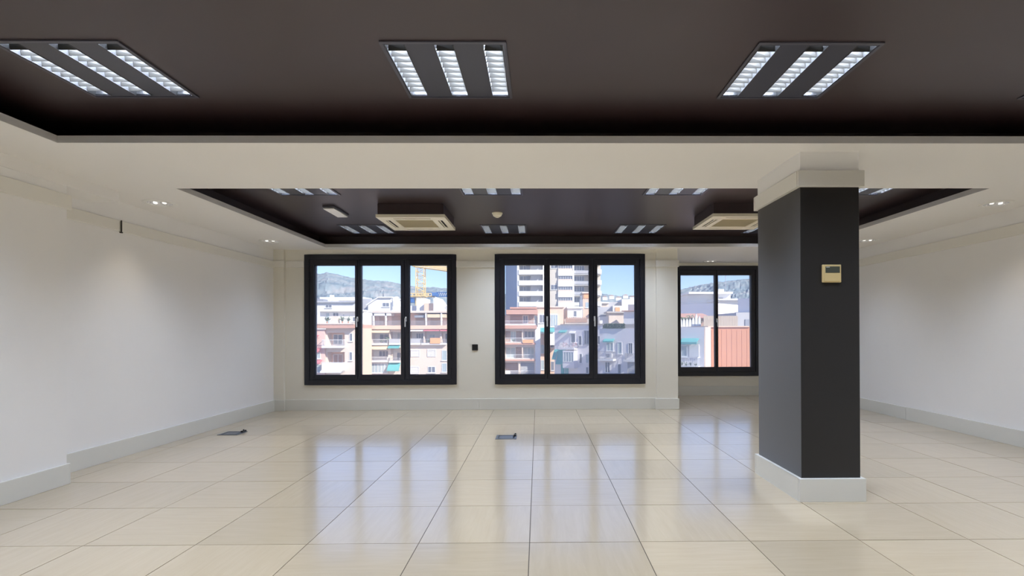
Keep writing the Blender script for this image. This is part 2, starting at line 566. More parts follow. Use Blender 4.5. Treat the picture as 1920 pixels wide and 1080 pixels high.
# ------------------------------------------------------------------ windows
def window(n, rect, panes, pz, yface, handles):
    x0, x1, z0, z1 = rect
    r = link('window_%d' % n, None)
    r.location = ((x0 + x1) / 2, yface, z0)
    tag(r, kind='structure')
    ox, oz = (x0 + x1) / 2, z0
    fw = 0.072
    y0, y1 = -0.018, 0.10
    MB().ringframe(x0 - ox, x1 - ox, 0, z1 - oz, fw, fw, fw, fw, y0, y1).build('outer_frame', M_FRAME, r, bevel=0.004)
    edges = [x0 + fw] + [(panes[i][1] + panes[i + 1][0]) / 2 for i in range(len(panes) - 1)] + [x1 - fw]
    for i, (a, b) in enumerate(panes):
        s0, s1 = edges[i] - ox + 0.0015, edges[i + 1] - ox - 0.0015
        s = MB().ringframe(s0, s1, fw + 0.002, z1 - oz - fw - 0.002, a - ox - s0, s1 - (b - ox), pz[0] - oz - fw - 0.002, z1 - oz - fw - 0.002 - (pz[1] - oz), y0 + 0.008, y1 - 0.02).build('sash', M_FRAME, r, bevel=0.006)
        MB().box(a - ox - 0.01, b - ox + 0.01, 0.03, 0.036, pz[0] - oz - 0.01, pz[1] - oz + 0.01).build('pane', M_GLASS, s)
        MB().ringframe(a - ox - 0.002, b - ox + 0.002, pz[0] - oz - 0.002, pz[1] - oz + 0.002, 0.008, 0.008, 0.008, 0.008, 0.014, 0.03).build('glazing_seal', M_SEAL, s)
        for (hxp, hzp, own) in handles:
            if own == i:
                h = MB()
                h.box(hxp - ox - 0.012, hxp - ox + 0.012, y0 - 0.004, y0 + 0.008, hzp - oz - 0.035, hzp - oz + 0.035)
                h.box(hxp - ox - 0.008, hxp - ox + 0.008, y0 - 0.045, y0 - 0.004, hzp - oz - 0.008, hzp - oz + 0.008)
                h.box(hxp - ox - 0.009, hxp - ox + 0.009, y0 - 0.05, y0 - 0.036, hzp - oz - 0.115, hzp - oz + 0.010)
                h.build('handle', M_HANDLE, s, bevel=0.003)
        if i:
            MB().box(s0 - 0.02, s0 + 0.017, 0.05, 0.075, fw, z1 - oz - fw).build('mullion', M_FRAME, r)
    hg = MB()
    for zz in (0.30, z1 - oz - 0.30):
        hg.box(x0 - ox + fw - 0.012, x0 - ox + fw + 0.012, y0 - 0.008, y0 + 0.01, zz - 0.05, zz + 0.05)
        hg.box(x1 - ox - fw - 0.012, x1 - ox - fw + 0.012, y0 - 0.008, y0 + 0.01, zz - 0.05, zz + 0.05)
    hg.build('hinge', M_FRAME, r, bevel=0.003)
    # outside sill
    MB().box(x0 - ox - 0.03, x1 - ox + 0.03, 0.12, 0.32, -0.04, -0.002).build('sill', mat('grey stone sill', (0.5, 0.5, 0.5), 0.7), r)


window(1, W1, [(-3.266, -2.673), (-2.595, -2.006), (-1.89, -1.329)], (0.512, 2.12), YF, [(-2.634, 1.33, 1), (-1.93, 1.33, 2)])
window(2, W2, [(-0.492, 0.098), (0.171, 0.758), (0.871, 1.434)], (0.512, 2.122), YF, [(0.135, 1.33, 1), (0.83, 1.33, 2)])
window(3, W3, [(2.527, 3.143), (3.191, 3.787)], (0.497, 2.134), YF2, [(3.167, 1.33, 1)])

# ------------------------------------------------------------------ ceiling light panels
SLOTS = (-0.235, 0.0, 0.235)
SW, SL = 0.046, 0.272      # half width, half length of a lamp slot


def lamp(name, parent, sx, sy, watt, z, col):
    d = bpy.data.lights.new(name, 'AREA')
    d.shape = 'RECTANGLE'
    d.size, d.size_y = sx, sy
    d.energy = watt
    d.color = col
    d.spread = math.radians(165)
    o = link(name, d, parent)
    o.location = z
    return o


LAMP_ME = {}


def light_panel(x, y, label, blades, k_w=1.0):
    r = thing('ceiling_light', label, 'ceiling light', (x, y, ZC), 0, 'square louvred ceiling lights')
    if 'plate' not in LAMP_ME:
        LAMP_ME['plate'] = MB().holed(-0.286, 0.286, -0.286, 0.286, -0.004, 0.002, [(s - SW, s + SW, -SL, SL) for s in SLOTS], XY).mesh('face_plate', M_PLATE)
        LAMP_ME['rim'] = MB().box(-0.302, 0.302, -0.302, -0.287, -0.008, 0.014).box(-0.302, 0.302, 0.287, 0.302, -0.008, 0.014).box(-0.302, -0.287, -0.287, 0.287, -0.008, 0.014).box(0.287, 0.302, -0.287, 0.287, -0.008, 0.014).mesh('rim', M_RIM, bevel=0.002)
        LAMP_ME['housing'] = MB().holed(-0.31, 0.31, -0.31, 0.31, 0.02, 0.09, [(-0.3, 0.3, -0.3, 0.3)], XY).box(-0.31, 0.31, -0.31, 0.31, 0.09, 0.1).mesh('housing', M_PLATE)
        tr = MB()
        prof = [(-SW, -0.003), (-SW * 0.93, 0.02), (-SW * 0.75, 0.04), (-SW * 0.5, 0.054), (SW * 0.5, 0.054), (SW * 0.75, 0.04), (SW * 0.93, 0.02), (SW, -0.003)]
        for k in range(len(prof) - 1):
            p, q = prof[k], prof[k + 1]
            tr.raw([(p[0], -SL, p[1]), (q[0], -SL, q[1]), (q[0], SL, q[1]), (p[0], SL, p[1])], [(0, 1, 2, 3)])
        for yy in (-SL, SL):
            tr.raw([(p[0], yy, p[1]) for p in prof], [tuple(range(len(prof)))])
        tr.box(-SW - 0.003, -SW + 0.001, -SL, SL, -0.006, -0.002).box(SW - 0.001, SW + 0.003, -SL, SL, -0.006, -0.002)
        LAMP_ME['trough'] = tr.mesh('lamp_trough', M_REFL)
        # a louvre blade: V-shaped cross vane, lower edge scooped
        bl = MB()
        bp = [(-SW + 0.001, -0.003), (SW - 0.001, -0.003), (SW * 0.9, 0.022), (SW * 0.55, 0.034), (-SW * 0.55, 0.034), (-SW * 0.9, 0.022)]
        front = [(px_, -0.0012, pz_) for px_, pz_ in bp[:2]] + [(px_, -0.0100, pz_) for px_, pz_ in bp[2:]]
        back = [(px_, 0.0012, pz_) for px_, pz_ in bp[:2]] + [(px_, 0.0100, pz_) for px_, pz_ in bp[2:]]
        bl.raw(front + back, [tuple(range(6)), tuple(range(6, 12))[::-1]] + [(i, (i + 1) % 6, 6 + (i + 1) % 6, 6 + i) for i in range(6)])
        LAMP_ME['blade'] = bl.mesh('louvre_blade', M_BLADE)
        al = MB()
        for k in range(9):
            yy = -SL + (k + 1) * SL * 2 / 10
            al.raw([(a, b_ + yy, c) for a, b_, c in bl.v], bl.f)
        LAMP_ME['louvre'] = al.mesh('louvre', M_BLADE)
        LAMP_ME['tube'] = MB().bar((0, -SL + 0.012, 0), (0, SL - 0.012, 0), 0.008, 10).mesh('lamp_tube', M_TUBE, smooth=True)
    link('rim', LAMP_ME['rim'], r)
    link('face_plate', LAMP_ME['plate'], r)
    link('housing', LAMP_ME['housing'], r)
    for s in SLOTS:
        t = link('lamp_trough', LAMP_ME['trough'], r)
        t.location = (s, 0, 0)
        if blades:
            for k in range(9):
                bb = link('louvre_blade', LAMP_ME['blade'], t)
                bb.location = (0, -SL + (k + 1) * SL * 2 / 10, 0)
        else:
            link('louvre', LAMP_ME['louvre'], t)
        lamp('lamp_light', t, SW * 1.75, SL * 1.7, PANEL_WATT * k_w, (0, 0, 0.037), (0.83, 0.94, 1.15))
    return r


side = ['first from the left', 'second from the left', 'third from the left', 'fourth from the left, at the right edge']
for i, px in enumerate(PANEL_X):
    light_panel(px, ROWS[0], ['large square louvred light with three slots at the upper left corner of the near ceiling',
                              'large square louvred light in the near dark ceiling, upper centre of the photo',
                              'large square louvred light in the near dark ceiling, above and before the pillar',
                              'near ceiling light cut off by the right edge of the photo'][i], True)
for i, px in enumerate(PANEL_X):
    light_panel(px, ROWS[3], ['louvred light half hidden by the beam, leftmost of its row in the far dark ceiling',
                              'louvred light half hidden by the beam, at the top centre of the far dark ceiling',
                              'louvred light half hidden by the beam, left of the pillar capital',
                              'louvred light half hidden by the beam, just right of the pillar capital'][i], False)
for i, px in enumerate(PANEL_X):
    light_panel(px, ROWS[4], ['small louvred light beside the left air conditioner, above the first window',
                              'small louvred light behind the smoke detector, above the second window',
                              'small louvred light above the right end of the second window',
                              'small louvred light behind the right air conditioner, partly hidden by the pillar'][i], False, 0.72)
for jx, rr in ((1, 'first'), (2, 'second')):  # unseen rows behind the camera, added to brighten the room
    for i, px in enumerate(PANEL_X):
        light_panel(px, ROWS[jx], 'unseen louvred light added to brighten the room, %s row back, %s' % (rr, side[i].split(',')[0]), False)


# ------------------------------------------------------------------ round downlights in the soffit
M_BOWL = mat('silver bowl', (0.86, 0.86, 0.87), 0.25, metal=0.35)


def downlight(x, y, label, watt):
    r = thing('downlight', label, 'downlight', (x, y, ZS), 0, 'round recessed downlights in the white soffit')
    MB().lathe([(0.098, 0.002), (0.098, -0.004), (0.108, -0.009), (0.128, -0.008), (0.138, -0.002), (0.138, 0.0005)], 40, cap=False).build('trim_ring', M_WHITE, r, smooth=True)
    MB().lathe([(0.098, -0.003), (0.092, 0.03), (0.075, 0.065), (0.05, 0.085), (0.001, 0.09)], 40, cap=False).build('reflector', M_BOWL, r, smooth=True)
    for k in (-1, 1):
        b = MB()
        b.lathe([(0.001, 0.0), (0.014, 0.002), (0.02, 0.012), (0.016, 0.026), (0.012, 0.04), (0.012, 0.06)], 14)
        o = b.build('bulb', M_BULB, r, smooth=True)
        o.location = (k * 0.042, 0, -0.006)
    cr = MB()
    cr.box(-0.09, 0.09, -0.002, 0.002, 0.0, 0.02).box(-0.002, 0.002, -0.09, 0.09, 0.0, 0.02)
    cr.build('cross_baffle', M_BOWL, r)
    d = bpy.data.lights.new('downlight_lamp', 'SPOT')
    d.energy = watt
    d.color = (1.0, 0.87, 0.68)
    d.spot_size = math.radians(84)
    d.spot_blend = 1.0
    d.shadow_soft_size = 0.03
    o = link('downlight_lamp', d, r)
    o.location = (0, 0, -0.03)


for (x, y), lb, wt in zip(DOWN, ['lit round downlight in the left soffit, the nearer one by the wall column',
                                 'small round downlight in the left soffit near the window corner',
                                 'round downlight in the right soffit, the nearer one at the right edge',
                                 'round downlight in the right soffit just behind the pillar',
                                 'round downlight in front of the recessed window'], [1.0, .25, .9, .25, .3]):
    downlight(x, y, lb, SPOT_WATT * wt)


# ------------------------------------------------------------------ cassette air conditioners
def aircon(x, y, label):
    r = thing('air_conditioner', label, 'air conditioner', (x, y, ZC), 0, 'ceiling cassette air conditioners')
    zb, zp = -0.15, -0.122
    MB().box(-0.355, 0.355, -0.355, 0.355, zp, 0.0).build('casing', M_DARK, r, bevel=0.003)
    sl = 0.052
    slots = [(-0.20, 0.20, -0.315, -0.315 + sl), (-0.20, 0.20, 0.315 - sl, 0.315), (-0.315, -0.315 + sl, -0.20, 0.20), (0.315 - sl, 0.315, -0.20, 0.20)]
    h = 0.37
    p = MB().holed(-h, h, -h, h, zb, zb + 0.012, slots + [(-0.225, 0.225, -0.225, 0.225)], XY)
    p.holed(-h, h, -h, h, zb + 0.012, zp + 0.004, [(-h + 0.03, h - 0.03, -h + 0.03, h - 0.03)], XY)
    p.build('front_panel', M_CREAM, r)
    MB().box(-0.34, 0.34, -0.34, 0.34, zp - 0.004, zp).build('inner_tray', M_SLOT, r)
    g = MB()
    g.ringframe(-0.225, 0.225, -0.225, 0.225, 0.02, 0.02, 0.02, 0.02, 0, 0.01)
    g2 = MB()
    g2.raw([(a, c, zb + 0.002 + b_) for a, b_, c in g.v], g.f)
    gr = g2.build('grille_frame', M_CREAM, r)
    sm = MB()
    sm.box(-0.205, 0.205, -0.205, 0.205, zb + 0.012, zb + 0.014)
    for k in range(24):
        yy = -0.197 + k * 0.394 / 23
        sm.box(-0.205, 0.205, yy - 0.004, yy + 0.004, zb + 0.004, zb + 0.012)
    sm.build('grille', M_GRILLE, r)
    for (a, b_, c, d) in slots:
        f = MB()
        if b_ - a > d - c:
            m_ = (c + d) / 2
            f.box(a + 0.005, b_ - 0.005, m_ - 0.010, m_ + 0.002, zb - 0.002, zb + 0.003)
        else:
            m_ = (a + b_) / 2
            f.box(m_ - 0.010, m_ + 0.002, c + 0.005, d - 0.005, zb - 0.002, zb + 0.003)
        f.build('outlet_flap', M_CREAM, r)


aircon(-1.372, 6.0, 'cream cassette air conditioner in a dark box, left one, above the first window')
aircon(2.258, 5.97, 'cream cassette air conditioner in a dark box, right one, partly hidden by the pillar')

# smoke detector and emergency light
r = thing('smoke_detector', 'round yellowed smoke detector on the far dark ceiling', 'smoke detector', (-0.471, 6.09, ZC))
MB().lathe([(0.062, 0.0), (0.062, -0.012), (0.058, -0.016), (0.055, -0.016), (0.05, -0.034), (0.036, -0.044)], 28).build('body', M_CREAM, r, smooth=True)
MB().lathe([(0.026, -0.043), (0.026, -0.050), (0.016, -0.056)], 20).build('sensor_cap', M_CREAM, r, smooth=True)
r = thing('emergency_light', 'slim white emergency light on the far dark ceiling', 'emergency light', (-2.285, 5.94, ZC))
MB().box(-0.068, 0.068, -0.215, 0.215, -0.022, 0.0).build('base', M_RIM, r, bevel=0.004)
MB().box(-0.062, 0.062, -0.208, 0.208, -0.040, -0.022).build('diffuser', mat('frosted diffuser', (0.93, 0.93, 0.93), 0.3), r, bevel=0.008)

# thermostat on the pillar
r = thing('thermostat', 'yellowed square thermostat with a dark display on the pillar', 'thermostat', (1.969, PYA, 1.526))
MB().box(-0.063, 0.063, -0.016, 0.0, -0.06, 0.06).build('casing', M_IVORY, r, bevel=0.004)
MB().box(-0.044, 0.052, -0.0175, -0.015, 0.005, 0.047).build('display', M_LCD, r)
MB().box(-0.052, 0.054, -0.019, -0.015, -0.054, 0.001).build('cover_flap', M_IVORY, r, bevel=0.002)
MB().box(-0.040, -0.016, -0.0180, -0.0172, 0.041, 0.0435).build('display_text', M_WHITE, r)

# wall socket between the windows
r = thing('wall_socket', 'small black square socket on the wall between two windows', 'socket', (-0.924, YF, 0.912))
MB().ringframe(-0.043, 0.043, -0.043, 0.043, 0.012, 0.012, 0.012, 0.012, -0.012, 0).build('cover_plate', M_BLACKP, r, bevel=0.002)
MB().lathe([(0.001, 0), (0.017, 0), (0.019, 0.003)], 20).build('outlet', mat('dark grey plastic', (0.05, 0.05, 0.055), 0.4), r).rotation_euler = (PI / 2, 0, 0)
MB().box(-0.031, 0.031, -0.008, 0, -0.031, 0.031).build('insert', M_SEAL, r)


# floor boxes
def floor_box(x, y, label, rz):
    r = thing('floor_box', label, 'floor box', (x, y, 0.0), rz, 'floor boxes with flip lids')
    MB().holed(-0.112, 0.112, -0.106, 0.106, 0.0002, 0.005, [(-0.088, 0.088, -0.082, 0.082)], XY).build('rim', M_STEEL, r, bevel=0.001)
    MB().box(-0.088, 0.088, -0.082, 0.082, 0.0002, 0.0012).build('well', M_BLACKP, r)
    MB().box(-0.076, 0.070, -0.066, 0.066, 0.0012, 0.004).build('lid', M_STEEL, r, bevel=0.001)
    MB().box(0.078, 0.104, 0.02, 0.098, 0.005, 0.024).build('lid_tab', M_BLACKP, r, bevel=0.004)
    MB().bar((0.084, 0.05, 0.006), (0.100, 0.05, 0.034), 0.008, 8).build('cable_outlet', M_BLACKP, r)


floor_box(-3.462, 5.955, 'dark metal floor box by the left wall', 0.0)
floor_box(-0.345, 5.655, 'steel floor box with dark rim in the middle of the floor', 0.0)

#CITY#
# ------------------------------------------------------------------ the city outside
GZ = -18.0
tag(MB().box(-900, 1500, 14, 640, GZ - 1, GZ).build('ground', mat('dusty ground', (0.36, 0.34, 0.31), 0.9, var=0.2, scale=0.05)), kind='structure')


def ray(px, py):
    return ROT @ Vector(((px - CX) / F_PX, 1.0, (CY - py) / F_PX))


C1 = lambda x, y: (560 + x / 4, 460 + y / 4)
C2 = lambda x, y: (910 + x / 3.8571, 460 + y / 3.8571)
C3 = lambda x, y: (1220 + x / 3.375, 460 + y / 3.375)


def plaster(name, col, var=0.08):
    return mat(name, col, 0.85, spec=0.2, var=var, scale=0.35, bump=0.0)


P_WHITE = plaster('city white plaster', (0.80, 0.79, 0.77))
P_CREAM = plaster('city cream plaster', (0.74, 0.63, 0.53))
P_PEACH = plaster('city peach plaster', (0.78, 0.56, 0.42))
P_PINK = plaster('city pink plaster', (0.72, 0.52, 0.45))
P_LAV = plaster('city mauve plaster', (0.80, 0.77, 0.78))
P_GREY = plaster('city grey plaster', (0.50, 0.50, 0.51))
P_BRICK = plaster('city beige brick', (0.68, 0.62, 0.53), 0.12)
P_BLUE = plaster('city blue shaded side', (0.36, 0.44, 0.56))  # tower's sunless side, its blue shade put into the colour
P_TERRA = plaster('city terracotta edge', (0.62, 0.36, 0.27), 0.15)
P_ROOF = plaster('city grey roofing', (0.30, 0.32, 0.36), 0.15)
P_BROWN = plaster('city brown shutter', (0.45, 0.31, 0.24), 0.12)
P_SALMON = plaster('city salmon plaster', (0.62, 0.29, 0.17), 0.06)
P_STONE = plaster('city rough stone', (0.52, 0.47, 0.42), 0.25)
P_TEAL = mat('teal awning cloth', (0.13, 0.43, 0.42), 0.8, var=0.1, scale=3)
P_RED = mat('faded red awning cloth', (0.60, 0.20, 0.22), 0.8, var=0.1, scale=3)
P_BEIGE = mat('beige awning cloth', (0.74, 0.62, 0.42), 0.8, var=0.1, scale=3)
P_ORANGE = mat('orange cloth', (0.85, 0.42, 0.20), 0.8, var=0.1, scale=3)
P_PANE = mat('city window pane', (0.17, 0.19, 0.23), 0.2, spec=0.5)
P_RAIL = mat('city railing metal', (0.45, 0.45, 0.47), 0.5, metal=0.3)
P_RAILW = mat('city white railing', (0.75, 0.75, 0.75), 0.5)
P_SHUT = mat('city white shutter', (0.78, 0.77, 0.76), 0.6)
P_GLAZE = mat('city greenish glazing', (0.42, 0.50, 0.52), 0.2, spec=0.6)
P_LEAF = mat('balcony leaves', (0.20, 0.26, 0.15), 0.8, var=0.4, scale=6)
P_POT = mat('clay pot', (0.50, 0.25, 0.16), 0.8)
P_SOLAR = mat('solar panel', (0.05, 0.06, 0.10), 0.2, spec=0.7)


class Bld:
    """a building whose street face lies in a plane at distance D, turned by b; sizes are read along that face"""

    def __init__(s, name, label, cat, conv, D, anchor, b=0.0, group=None):
        s.conv, s.b = conv, b
        r = ray(*conv(*anchor))
        s.P = CAM + r * (D / r.y)
        s.t = Vector((math.cos(b), -math.sin(b), 0))
        s.n = Vector((-math.sin(b), -math.cos(b), 0))
        s.root = thing(name, label, cat, (s.P.x, s.P.y, GZ), -b, group)

    def uz(s, x, y):
        r = ray(*s.conv(x, y))
        k = (s.P - CAM).dot(s.n) / r.dot(s.n)
        q = CAM + r * k
        return (q - s.P).dot(s.t), q.z - GZ

    def rc(s, R):
        a, b = s.uz(R[0], R[3] if R[3] is not None else R[1]), s.uz(R[2], R[1])
        u0, z0 = a
        u1, z1 = b
        if R[3] is None: z0 = 0
        return u0, u1, z0, z1

    def block(s, name, R, m, d0, d1, parent=None, holes=()):
        u0, u1, z0, z1 = s.rc(R)
        if holes:
            return MB().holed(u0, u1, z0, z1, d0, d1, [s.rc(h) for h in holes], XZ).build(name, m, parent or s.root)
        return MB().box(u0, u1, d0, d1, z0, z1).build(name, m, parent or s.root)

    def front(s, R, m, depth, holes, T=1.3, back=None):
        """front wall with loggia openings and the body behind them"""
        s.block('facade', R, m, 0, T, holes=holes)
        s.block('body', R, back or m, T, depth)

    def win(s, R, d=0.0, frame=P_RAILW, pane=P_PANE, n=2, sill=True):
        u0, u1, z0, z1 = s.rc(R)
        w = max(0.05, min(0.09, (u1 - u0) * 0.08))
        f = MB().ringframe(u0, u1, z0, z1, w, w, w, w, d - 0.06, d + 0.03)
        for k in range(1, n):
            uu = u0 + (u1 - u0) * k / n
            f.box(uu - w / 2, uu + w / 2, d - 0.05, d + 0.02, z0, z1)
        if sill: f.box(u0 - 0.1, u1 + 0.1, d - 0.16, d, z0 - 0.09, z0)
        o = f.build('window', frame, s.root)
        MB().box(u0 + w, u1 - w, d - 0.02, d + 0.01, z0 + w, z1 - w).build('pane', pane, o)
        return o

    def shutter(s, R, m=P_SHUT, d=0.0):
        u0, u1, z0, z1 = s.rc(R)
        f = MB().ringframe(u0, u1, z0, z1, 0.06, 0.06, 0.06, 0.12, d - 0.09, d)
        n = max(4, int((z1 - z0) / 0.16))
        for k in range(n):
            zz = z0 + 0.06 + (z1 - z0 - 0.18) * (k + 0.5) / n
            f.prism([(d - 0.06, zz - 0.05), (d - 0.01, zz + 0.05), (d, zz + 0.05), (d, zz - 0.06)], 0, u0 + 0.06, u1 - 0.06)
        return f.build('shutter', m, s.root)

    def awning(s, R, m, out=1.2, d=0.0):
        u0, u1, z0, z1 = s.rc(R)
        f = MB().prism([(d, z1), (d - out, z0 + 0.18), (d - out, z0), (d - out + 0.04, z0), (d - out + 0.05, z0 + 0.15), (d, z1 - 0.06)], 0, u0, u1)
        for u in (u0, u1 - 0.04):
            f.bar((u + 0.02, d, z0 + 0.1), (u + 0.02, d - out, z0 + 0.1), 0.02)
        return f.build('awning', m, s.root)

    def balcony(s, R, out=1.2, d=0.0, slab=P_WHITE, rail='bars', rm=P_RAIL, th=0.28):
        """R: railing top to underside of slab"""
        u0, u1, z0, z1 = s.rc(R)
        o = MB().box(u0, u1, d - out, d, z0, z0 + th).build('balcony', slab, s.root)
        f = MB()
        zb = z0 + th
        if rail == 'bars':
            f.box(u0, u1, d - out, d - out + 0.05, z1 - 0.06, z1).box(u0, u1, d - out, d - out + 0.04, zb + 0.05, zb + 0.09)
            n = max(3, int((u1 - u0) / 0.16))
            for k in range(n + 1):
                u = u0 + 0.02 + (u1 - u0 - 0.04) * k / n
                f.box(u - 0.012, u + 0.012, d - out + 0.01, d - out + 0.035, zb, z1)
            for u in (u0, u1 - 0.04):
                f.box(u, u + 0.04, d - out, d, z1 - 0.06, z1)
                for q in range(7):
                    f.box(u + 0.01, u + 0.03, d - out + out * q / 7, d - out + out * q / 7 + 0.025, zb, z1)
        else:
            f.box(u0, u1, d - out, d - out + 0.08, zb, z1).box(u0, u0 + 0.08, d - out + 0.08, d, zb, z1).box(u1 - 0.08, u1, d - out + 0.08, d, zb, z1)
            f.box(u0 - 0.03, u1 + 0.03, d - out - 0.03, d - out + 0.11, z1, z1 + 0.05)
        f.build('railing', rm, o)
        return o

    def at(s, x, y, d=0.0):
        u, z = s.uz(x, y)
        q = s.P + s.t * u - s.n * d
        return Vector((q.x, q.y, z + GZ))


def plant(p, size, label):
    r = thing('potted_plant', label, 'plant', p, random.uniform(0, 6), 'potted plants on the far balconies')
    size *= 0.7
    MB().lathe([(0.10 * size, 0), (0.16 * size, 0.3 * size)], 10).build('pot', P_POT, r)
    f = MB()
    for k in range(46):
        c = Vector((random.gauss(0, .2), random.gauss(0, .2), 0.55 + abs(random.gauss(0, .28)))) * size
        a = Vector((random.gauss(0, 1), random.gauss(0, 1), random.gauss(0, .6))).normalized() * 0.22 * size
        w = a.cross(Vector((random.random(), random.random(), 1))).normalized() * 0.07 * size
        f.raw([c - a, c + w, c + a, c - w], [(0, 1, 2, 3)])
        f.bar((0, 0, 0.28 * size), c, 0.012 * size, 3)
    f.build('leaves', P_LEAF, r)


def aircon_box(p, rz, label):
    r = thing('outdoor_air_unit', label, 'air conditioner', p, rz)
    MB().box(-0.45, 0.45, -0.16, 0.16, 0, 0.7).build('casing', P_RAILW, r, bevel=0.02)
    MB().lathe([(0.27, 0), (0.27, 0.02), (0.25, 0.03), (0.05, 0.03)], 20).build('fan_grille', P_RAIL, r).matrix_local = Matrix.Translation((-0.1, -0.161, 0.35)) @ Matrix.Rotation(PI / 2, 4, 'X')


# --- window 1 --------------------------------------------------------------------------------
# terraced block in the middle and right panes
b = Bld('apartment_block', 'cream block of terraced flats with long railings, seen in the first window', 'building', C1, 84, (640, 600))
logg = [(470, 632, 540, 738), (552, 650, 680, 738), (686, 650, 765, 738), (470, 768, 530, 866), (540, 778, 670, 868), (690, 768, 765, 868), (832, 648, 935, 738), (945, 640, 1060, 738), (1070, 640, 1150, 738)]
b.front((432, 605, 1180, None), P_CREAM, 12, logg, T=1.5, back=P_WHITE)
b.block('cornice', (425, 600, 1190, 630), P_PEACH, -0.7, 1.0)
b.block('roof_slab', (440, 488, 1190, 506), P_CREAM, 0.8, 11)
b.block('penthouse_wall', (440, 506, 1190, 600), P_PINK, 3.0, 10)
for x in (546, 640, 764, 945, 1062):
    b.block('column', (x - 5, 506, x + 5, 602), P_WHITE, 0.9, 1.3)
for a, c in ((445, 541), (551, 635), (645, 760), (832, 940), (950, 1058), (1067, 1180)):
    u0, u1, z0, z1 = b.rc((a, 566, c, 602))
    f = MB().box(u0, u1, 0.1, 0.14, z1 - 0.05, z1)
    for k in range(24):
        uu = u0 + (u1 - u0) * k / 23
        f.box(uu - 0.012, uu + 0.012, 0.1, 0.13, z0, z1)
    f.build('terrace_railing', P_RAIL, b.root)
for R in ((470, 512, 530, 590), (565, 525, 625, 596), (660, 525, 745, 596), (845, 540, 930, 596), (960, 545, 1045, 596)):
    b.block('patio_door', R, P_BROWN, 2.9, 3.05)
b.block('fabric_canopy', (512, 506, 680, 526), P_SHUT, 0.9, 2.9)
b.block('fabric_canopy', (855, 522, 932, 540), P_ROOF, 1.2, 2.9)
b.block('fabric_canopy', (955, 515, 1100, 540), P_BEIGE, 1.0, 2.9)
b.win((585, 664, 655, 736), 1.5, pane=P_PANE)
b.win((478, 650, 530, 736), 1.5, pane=P_GLAZE)
b.win((720, 655, 760, 720), 1.5, pane=P_GLAZE)
b.win((864, 658, 922, 702), 1.5, n=3)
b.win((965, 668, 1010, 716), 1.5, pane=P_GLAZE)
b.win((1085, 660, 1130, 736), 1.5)
b.win((580, 792, 658, 838), 1.5, n=3)
b.win((718, 806, 754, 862), 1.5)
b.win((478, 800, 520, 862), 1.5)
b.awning((545, 628, 690, 656), P_BEIGE, 1.0)
b.awning((830, 628, 940, 645), P_SHUT, 0.8)
b.awning((945, 626, 1060, 644), P_RED, 0.8)
b.awning((1066, 626, 1120, 644), P_RED, 0.8)
b.awning((538, 752, 672, 780), P_BEIGE, 1.0)
b.awning((680, 748, 764, 772), P_TEAL, 1.0)
b.awning((676, 880, 764, 940), P_TEAL, 1.1)
b.balcony((540, 704, 672, 748), 0.5, rail='bars', rm=P_RAILW)
b.balcony((684, 702, 764, 746), 0.6, rail='solid', rm=P_GREY)
b.balcony((832, 700, 918, 746), 0.6, rail='solid', rm=P_GREY)
b.balcony((925, 702, 1110, 746), 0.6, rail='bars', rm=P_RAIL)
b.balcony((540, 836, 672, 876), 0.6, rail='bars', rm=P_RAILW)
b.balcony((684, 842, 764, 878), 0.6, rail='bars', rm=P_RAIL)
b.win((545, 884, 670, 958), -0.05, n=5, pane=P_GLAZE)
b.win((470, 895, 510, 940), -0.02)
b.shutter((842, 782, 908, 836))
b.shutter((966, 778, 1028, 836))
b.shutter((838, 908, 902, 964))
b.win((968, 908, 1026, 956), 0.0)
b.win((1074, 788, 1112, 864), 0.0, n=1, pane=P_GLAZE)
b.win((1074, 884, 1112, 952), 0.0, n=1, pane=P_GLAZE)
plant(b.at(672, 738, 0.2), 1.5, 'tall bushy plant on a balcony in the middle pane of the first window')
plant(b.at(610, 738, 0.6), 0.9, 'low plant on the balcony under the beige awning in the first window')
plant(b.at(975, 742, 0.4), 1.1, 'plant beside the orange cloth on a balcony in the first window')
r = thing('beach_towel', 'orange cloth hung over a balcony railing in the first window', 'cloth', b.at(1030, 722, -0.68))
MB().box(-0.8, 0.8, -0.03, 0.03, -0.3, 0.6).build('cloth', P_ORANGE, r)

# left block with balconies
b = Bld('apartment_block', 'pink cream block with stacked balconies in the left pane of the first window', 'building', C1, 75.5, (250, 600))
b.front((205, 618, 432, None), P_CREAM, 7, [(215, 655, 345, 768), (215, 800, 345, 920)], T=1.6, back=P_PEACH)
b.block('side_wing', (90, 630, 205, None), P_PINK, -0.5, 7)
b.block('terrace_edge', (85, 592, 432, 622), P_TERRA, -0.9, 7)
b.block('cornice', (85, 584, 432, 594), P_CREAM, -1.0, 7)
b.block('penthouse', (85, 488, 432, 586), P_WHITE, 3.5, 7)
b.block('roof_slab', (80, 476, 436, 490), P_WHITE, 2.8, 7)
b.win((184, 498, 232, 552), 3.5, pane=P_PANE)
b.win((130, 500, 160, 584), 3.5, pane=P_GLAZE, n=1)
b.win((338, 530, 416, 570), 3.5, n=3)
b.block('garden_wall', (240, 530, 290, 586), P_CREAM, 0.2, 1.0)
b.balcony((200, 706, 350, 768), 1.3, rail='bars', rm=P_RAILW)
b.balcony((200, 876, 350, 938), 1.3, rail='solid', rm=P_SHUT)
b.win((228, 668, 300, 745), 1.6)
b.win((228, 820, 300, 905), 1.6, pane=P_BROWN)
b.win((382, 800, 402, 864), 0.0, n=1)
b.win((382, 660, 404, 720), 0.0, n=1)
b.awning((112, 768, 180, 800), P_RED, 1.0, -0.5)
b.awning((112, 856, 190, 886), P_RED, 1.0, -0.5)
b.awning((112, 672, 165, 700), P_RED, 1.0, -0.5)
b.win((120, 800, 175, 850), -0.5, pane=P_GLAZE)
